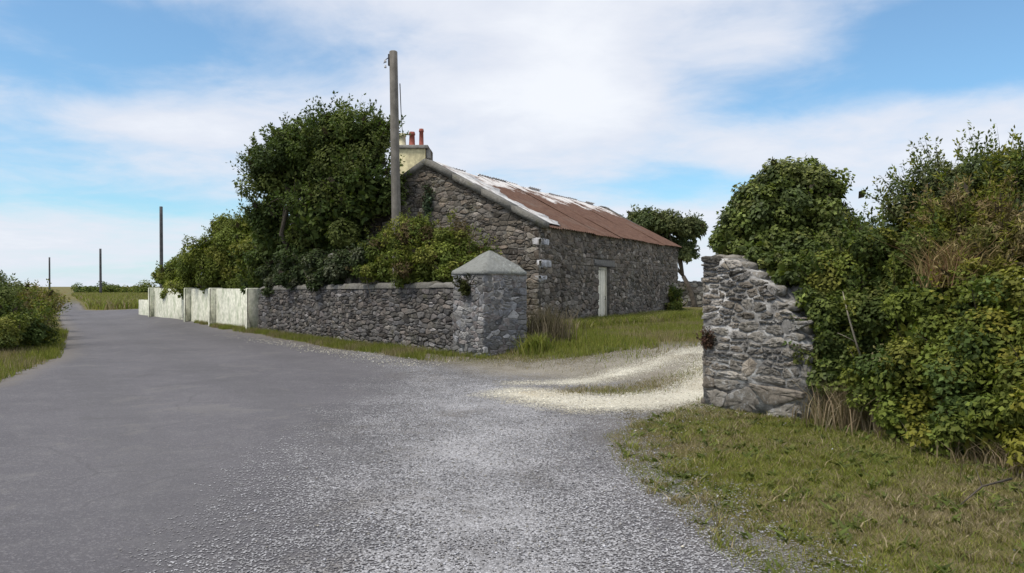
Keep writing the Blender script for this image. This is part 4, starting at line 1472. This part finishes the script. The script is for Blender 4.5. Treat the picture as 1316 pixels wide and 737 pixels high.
# ---------------------------------------------------------------- grass, weeds, straw, loose stones
def blades(name, XY, hts, wid, cols, seed, mat, lean=.35, z0=None, parent=None, two=False):
    rng = np.random.default_rng(seed)
    n = len(XY)
    z = H(XY[:, 0], XY[:, 1]) if z0 is None else z0
    P = np.stack([XY[:, 0], XY[:, 1], z - .005], 1)
    th = rng.uniform(0, 2 * math.pi, n)
    side = np.stack([np.cos(th), np.sin(th), np.zeros(n)], 1)
    ld = rng.uniform(0, 2 * math.pi, n)
    ln = rng.uniform(.2, 1.0, n) * lean
    L = np.stack([np.cos(ld) * ln, np.sin(ld) * ln, np.ones(n)], 1)
    hh = hts[:, None]
    cols = np.array(cols)
    C = cols[rng.integers(len(cols), size=n)] * np.clip(1 + rng.normal(0, .22, (n, 1)), .5, 1.7)
    w_ = (wid * rng.uniform(.6, 1.3, n))[:, None]
    if not two:
        V = np.stack([P - side * w_, P + side * w_, P + L * hh], 1).reshape(-1, 3)
        return fast_mesh(name, V, None, np.arange(n * 3).reshape(-1, 3), mat, parent, np.repeat(C, 3, 0))
    mid = P + L * np.array([.7, .7, 1]) * hh * .55
    tip = P + L * np.array([1.5, 1.5, .95]) * hh
    V = np.stack([P - side * w_, P + side * w_, mid + side * w_ * .8, mid - side * w_ * .8, tip], 1).reshape(-1, 3)
    k = np.arange(n)[:, None] * 5
    return fast_mesh(name, V, k + np.array([0, 1, 2, 3]), k + np.array([3, 2, 4]), mat, parent, np.repeat(C, 5, 0))


def scatter(poly, n, rng, tuft=0.06, per=6):
    P = np.array(poly)
    lo, hi = P.min(0), P.max(0)
    pts = []
    m = 0
    while m < n:
        c = rng.uniform(lo, hi, (n, 2))
        c = c[poly_sdf(c[:, 0], c[:, 1], P) > 0]
        pts.append(c)
        m += len(c)
    c = np.concatenate(pts)[:max(1, n // per)]
    q = np.repeat(c, per, 0) + rng.normal(0, tuft, (len(c) * per, 2))
    return q


def vnoise(x, y, s, seed):
    r = np.random.default_rng(seed)
    z = np.zeros_like(x)
    for k in range(7):
        a = r.uniform(0, 6.28)
        f = s * r.uniform(.6, 2.2)
        z += np.sin(f * (x * math.cos(a) + y * math.sin(a)) + r.uniform(0, 6.28))
    return z / 7


rg = np.random.default_rng(200)
GREEN = [(.165, .19, .038), (.20, .21, .044), (.13, .16, .032), (.23, .22, .065)]
DRY = [(.26, .21, .125), (.21, .175, .105), (.19, .165, .07), (.32, .265, .175)]


def no_sheet(P, extra=0.0):
    """keep what is clear of the road, the apron and the tracks"""
    a = inside(ROAD, P[:, 0], P[:, 1]) + vnoise(P[:, 0], P[:, 1], 3, 1) * .35
    b = inside(GRAVEL, P[:, 0], P[:, 1]) + vnoise(P[:, 0], P[:, 1], 3, 2) * .5
    dd = inside(DIRT, P[:, 0], P[:, 1]) + vnoise(P[:, 0], P[:, 1], 2.2, 6) * .7
    keepd = (dd < .05) | (RNG.random(len(P)) < .10)
    a = np.where(keepd, a, 9)
    c = np.maximum(inside(TRACK_A, P[:, 0], P[:, 1]), inside(TRACK_B, P[:, 0], P[:, 1])) + vnoise(P[:, 0], P[:, 1], 4, 3) * .2
    return P[(a < extra) & (b < extra) & (c < extra)]


def mixed(name, P, hlo, hhi, wid, seed, thr=0.0, two=False, lean=.5):
    r = np.random.default_rng(seed)
    d = vnoise(P[:, 0], P[:, 1], 1.6, seed + 5) + r.normal(0, .25, len(P))
    n = len(P)
    ht = r.uniform(hlo, hhi, n)
    o1 = blades(name, P[d < thr], ht[d < thr], wid, GREEN, seed, M_GRASS, lean, two=two)
    tag(o1, kind='stuff')
    if (d >= thr).sum() > 10:
        o2 = blades("dry_" + name, P[d >= thr], ht[d >= thr], wid, DRY, seed + 1, M_STRAW, lean, two=two)
        tag(o2, kind='stuff')


# right verge
VERGE = [gp(905, 512), gp(780, 560), gp(800, 605), gp(870, 660), gp(965, 737), (2.0, 3.4), (4.4, 3.4), (5.0, 6), (4.3, 7.6), (3.9, 9.4), (3.2, 10.2)]
P = scatter(VERGE, 150000, rg, .05, 8)
P = P[(inside(VERGE, P[:, 0], P[:, 1]) > -.05)]
mixed("verge_grass", P, .012, .045, .004, 210, 0.08, lean=1.3)
P = scatter(VERGE, 9000, rg, .035, 26)
mixed("verge_tufts", P, .04, .10, .004, 212, .12, True, 1.1)
P = scatter(VERGE, 2600, rg, .03, 9)
o = blades("verge_weeds", P, rg.uniform(.03, .07, len(P)), .016, [(.10, .13, .03), (.13, .15, .04), (.08, .10, .03)], 214, M_LEAF, 1.8, two=True)
tag(o, kind='stuff')
# strip at the foot of the boundary wall, pillar and white wall
STRIP = [tuple(WALL_C + WALL_N * .05 + WALL_D * -.2), tuple(WALL_C + WALL_N * .95), tuple(WALL_C + WALL_N * .75 + WALL_D * 6), tuple(E0 + EN * .45), tuple(E0 + ED * 6 + EN * .55), tuple(E1 + EN * .35), tuple(E1), tuple(E0), tuple(WALL_C + WALL_D * 12.7 - WALL_N * .05)]
P = no_sheet(scatter(STRIP, 42000, rg, .07, 10), .3)
mixed("wallside_grass", P, .04, .17, .006, 220, .3)
# yard in front of the cottage
YARD = [(-0.2, 17.0), (.6, 15.8), (2.6, 14.2), (4.5, 15.0), (8.5, 24), (9.5, 36), (6.8, 34), (1.0, 22.0), (.3, 18.6)]
P = no_sheet(scatter(YARD, 90000, rg, .10, 10), .12)
mixed("yard_grass", P, .05, .18, .008, 230, .25)
P = no_sheet(scatter([(-1.0, 16.5), (-.3, 15.3), (1.5, 13.6), (3.4, 13.6), (6, 16), (5.5, 18), (2.6, 15.4), (.6, 17)], 24000, rg, .09, 10), .15)
mixed("trackside_grass", P, .02, .09, .006, 233, -.1, lean=.9)
CS = [gp(720, 504, .05), gp(790, 499, .12), gp(850, 488, .18), gp(905, 472, .25), (5.0, 16.8), (4.8, 16.2), gp(905, 470, .25), gp(860, 475, .22), gp(800, 486, .14), gp(740, 496, .07)]
P = scatter(CS, 4500, rg, .14, 9)
mixed("centre_grass", P, .02, .08, .006, 234, -.35, lean=1.0)
P = no_sheet(scatter([(.5, 21.3), (1.2, 20.6), (4.5, 25), (8.3, 32.2), (7.5, 34), (4.0, 27.4)], 26000, rg, .12, 12), .12)
mixed("tall_yard_grass", P, .15, .38, .010, 235, .3, True)
# rim of the broken wall and hedge foot: taller straw
P = scatter([(3.2, 10.1), (3.7, 9.3), (4.0, 7.8), (4.3, 6.2), (4.9, 6.2), (4.4, 9.2), (3.7, 9.9)], 9000, rg, .06, 14)
mixed("hedge_foot_grass", P, .08, .30, .006, 240, .2, True, .9)
# left verge
LV = [(-8.8, 11), (-8.6, 13), (-10.4, 17.8), (-15.8, 27.6), (-17, 27.4), (-11.6, 16), (-13, 11)]
P = scatter(LV, 26000, rg, .10, 10)
mixed("left_verge_grass", P[inside(ROAD, P[:, 0], P[:, 1]) < .12], .05, .2, .008, 250, .25)
# rough field beyond the road
FIELD = [(-21.5, 46), (-28, 51.5), (-41, 75), (-79, 140), (-60, 150), (-26, 70), (-19.5, 47)]
P = scatter(FIELD, 40000, rg, .35, 12)
P = P[inside(ROAD, P[:, 0], P[:, 1]) < -.2]
mixed("field_grass", P, .3, .75, .035, 260, .15, True)


# named clumps of weeds
def weed(name, label, c, rx, ry, n, hlo, hhi, wid, cols, seed, cat="weeds", z=None, lean=.5, mat=None):
    r = np.random.default_rng(seed)
    P = np.array(c[:2]) + r.normal(0, 1, (n, 2)) * np.array([rx, ry])
    z0 = None if z is None else np.full(n, z)
    o = blades(name, P, r.uniform(hlo, hhi, n), wid, cols, seed, mat or M_STRAW, lean, z0=z0, two=True)
    return tag(o, label, cat)


STRAW = [(.26, .20, .13), (.20, .155, .10), (.30, .25, .17), (.15, .12, .07)]
weed("dry_weeds", "brown dead weed stalks standing beside the gate pillar", (.75, 17.9), .30, .32, 900, .35, 1.0, .008, [(.14, .115, .085), (.11, .095, .06), (.17, .14, .10)], 301, lean=.35)
weed("nettle_patch", "green tuft of tall weeds at the right foot of the gate pillar", (.50, 16.6), .16, .14, 420, .2, .5, .012, GREEN, 302, mat=M_GRASS)
weed("straw_clump", "pale dry straw clump beside the foot of the broken wall", (3.95, 8.7), .24, .30, 1900, .2, .6, .006, STRAW, 303, "grass clump", lean=.55)
weed("straw_tuft", "dry straw tuft under the brambles near the right edge", (4.35, 7.0), .26, .45, 2000, .08, .26, .006, STRAW, 304, "grass clump", lean=.8)
p = at(1225, 345, 8.25)
weed("dry_grass_spray", "spray of reddish dry grass hanging in the upper right hedge", (p[0], p[1]), .18, .14, 420, .25, .65, .006, [(.25, .15, .09), (.20, .16, .07), (.30, .22, .12)], 305, "grass clump", z=p[2] - .2, lean=.8)
shrub("corner_bush", "small dark bush against the far corner of the cottage", [cl(864, 385, 33.0, (.35, .4, .55)), cl(868, 398, 32.4, (.45, .4, .35))], 3500, .09, .3, MID + DARK, 306, sprigs=30, sprig_len=.3)


def tuft(name, label, c, r, n, size, cols, seed, cat):
    o = foliage(name, M_LEAF, None, [(tuple(c), r)], n, size, .3, cols, seed, sprigs=14, sprig_len=size * 3, sub_n=8)
    return tag(o, label, cat)


q = v3(WALL_C, 1.56) + D3 * .55 + N3 * .05
tuft("wall_fern", "small dark fern tuft rooted high on the gate pillar", q, (.15, .10, .17), 420, .07, [(.05, .055, .018), (.035, .04, .014)], 310, "fern")
q = R0 + rd3 * .13 + rn3 * .05 + v3((0, 0), 0.88)
tuft("red_weed", "reddish brown withered plant growing from the broken wall joints", q, (.10, .07, .11), 420, .035, [(.085, .045, .035), (.11, .065, .045), (.06, .04, .03)], 311, "plant")
q = C0 + W3 * 3.75 - U3 * .05 + v3((0, 0), 3.9)
tuft("climbing_ivy", "thin strand of bluish ivy climbing below the gable apex", q, (.16, .08, .55), 420, .08, [(.07, .105, .06), (.09, .12, .075)], 312, "ivy")

# bare branches
mb = MB()
a = [at(1110, 470, 8.75), at(1100, 440, 8.7), at(1090, 405, 8.7), at(1083, 375, 8.8)]
mb.tube(a, [.013, .011, .009, .004], 6)
mb.tube([a[1], at(1085, 432, 8.7), at(1076, 428, 8.7)], [.008, .005, .002], 5)
o = mb.build("bare_stick", M_TWIG)
tag(o, "pale bare stick leaning in the dark hedge near the broken wall", "stick")
mb = MB()
p0 = np.array([*gp(1235, 660, .1), .16])
p1_ = np.array([*gp(1300, 637, .1), .22])
mb.tube([p0, p0 * .6 + p1_ * .4 + np.array([0, 0, .05]), p1_], [.004, .007, .010], 6)
mb.tube([p0 * .6 + p1_ * .4 + np.array([0, 0, .05]), p0 * .5 + p1_ * .5 + np.array([-.05, .05, .14])], [.005, .002], 5)
o = mb.build("fallen_twig", M_BARK)
tag(o, "dark thin twig lying on the verge at the lower right edge", "twig")


# loose chippings
def chips(name, P, rlo, rhi, cols, seed, mat):
    rng = np.random.default_rng(seed)
    n = len(P)
    base = np.array([(1, 0, 0), (0, 1, 0), (-1, 0, 0), (0, -1, 0), (0, 0, 1), (0, 0, -1)], float)
    r = (rlo + (rhi - rlo) * rng.uniform(0, 1, n) ** 2.5)
    th = rng.uniform(0, 6.28, n)
    V = base[None] * (r[:, None, None]) * rng.uniform(.6, 1.2, (n, 6, 1)) * np.array([1.15, .9, .65])
    c, s = np.cos(th), np.sin(th)
    X = V[..., 0] * c[:, None] - V[..., 1] * s[:, None]
    Yv = V[..., 0] * s[:, None] + V[..., 1] * c[:, None]
    z = H(P[:, 0], P[:, 1]) + .012 + r * .2
    V = np.stack([X + P[:, :1], Yv + P[:, 1:2], V[..., 2] + z[:, None]], -1).reshape(-1, 3)
    f = np.array([(0, 1, 4), (1, 2, 4), (2, 3, 4), (3, 0, 4), (1, 0, 5), (2, 1, 5), (3, 2, 5), (0, 3, 5)])
    T = (np.arange(n)[:, None, None] * 6 + f).reshape(-1, 3)
    cols = np.array(cols)
    C = cols[rng.integers(len(cols), size=n)] * np.clip(1 + rng.normal(0, .2, (n, 1)), .5, 1.6)
    return tag(fast_mesh(name, V, None, T, mat, None, np.repeat(C, 6, 0)), kind='stuff')


M_CHIP = m_plain("stone_chip", (1, 1, 1), .8, .12, 40, .2, tint=True)
GREYS = [(.24, .24, .25), (.33, .33, .35), (.19, .185, .19), (.46, .46, .49), (.28, .265, .24)]
P = scatter(GRAVEL, 60000, rg, .25, 3)
P = P[inside(GRAVEL, P[:, 0], P[:, 1]) + vnoise(P[:, 0], P[:, 1], 1.3, 8) * .9 + rg.normal(0, .55, len(P)) > .35]
chips("loose_gravel", P, .003, .013, GREYS, 401, M_CHIP)
Q_ = scatter(VERGE, 5000, rg, .2, 2)
Q_ = Q_[(inside(VERGE, Q_[:, 0], Q_[:, 1]) < .55 + rg.normal(0, .35, len(Q_))) & (Q_[:, 0] < 3.2)]
chips("verge_pebbles", Q_, .004, .016, GREYS + [(.5, .46, .38)], 403, M_CHIP)
P = np.concatenate([scatter(TRACK_A, 11000, rg, .06, 3), scatter(TRACK_B, 2500, rg, .08, 3), scatter(STRIP[:4], 1800, rg, .2, 3) + WALL_N * .9])
chips("pale_gravel", P, .005, .020, [(.60, .56, .46), (.48, .45, .37), (.70, .67, .58), (.36, .34, .28)], 402, M_CHIP)
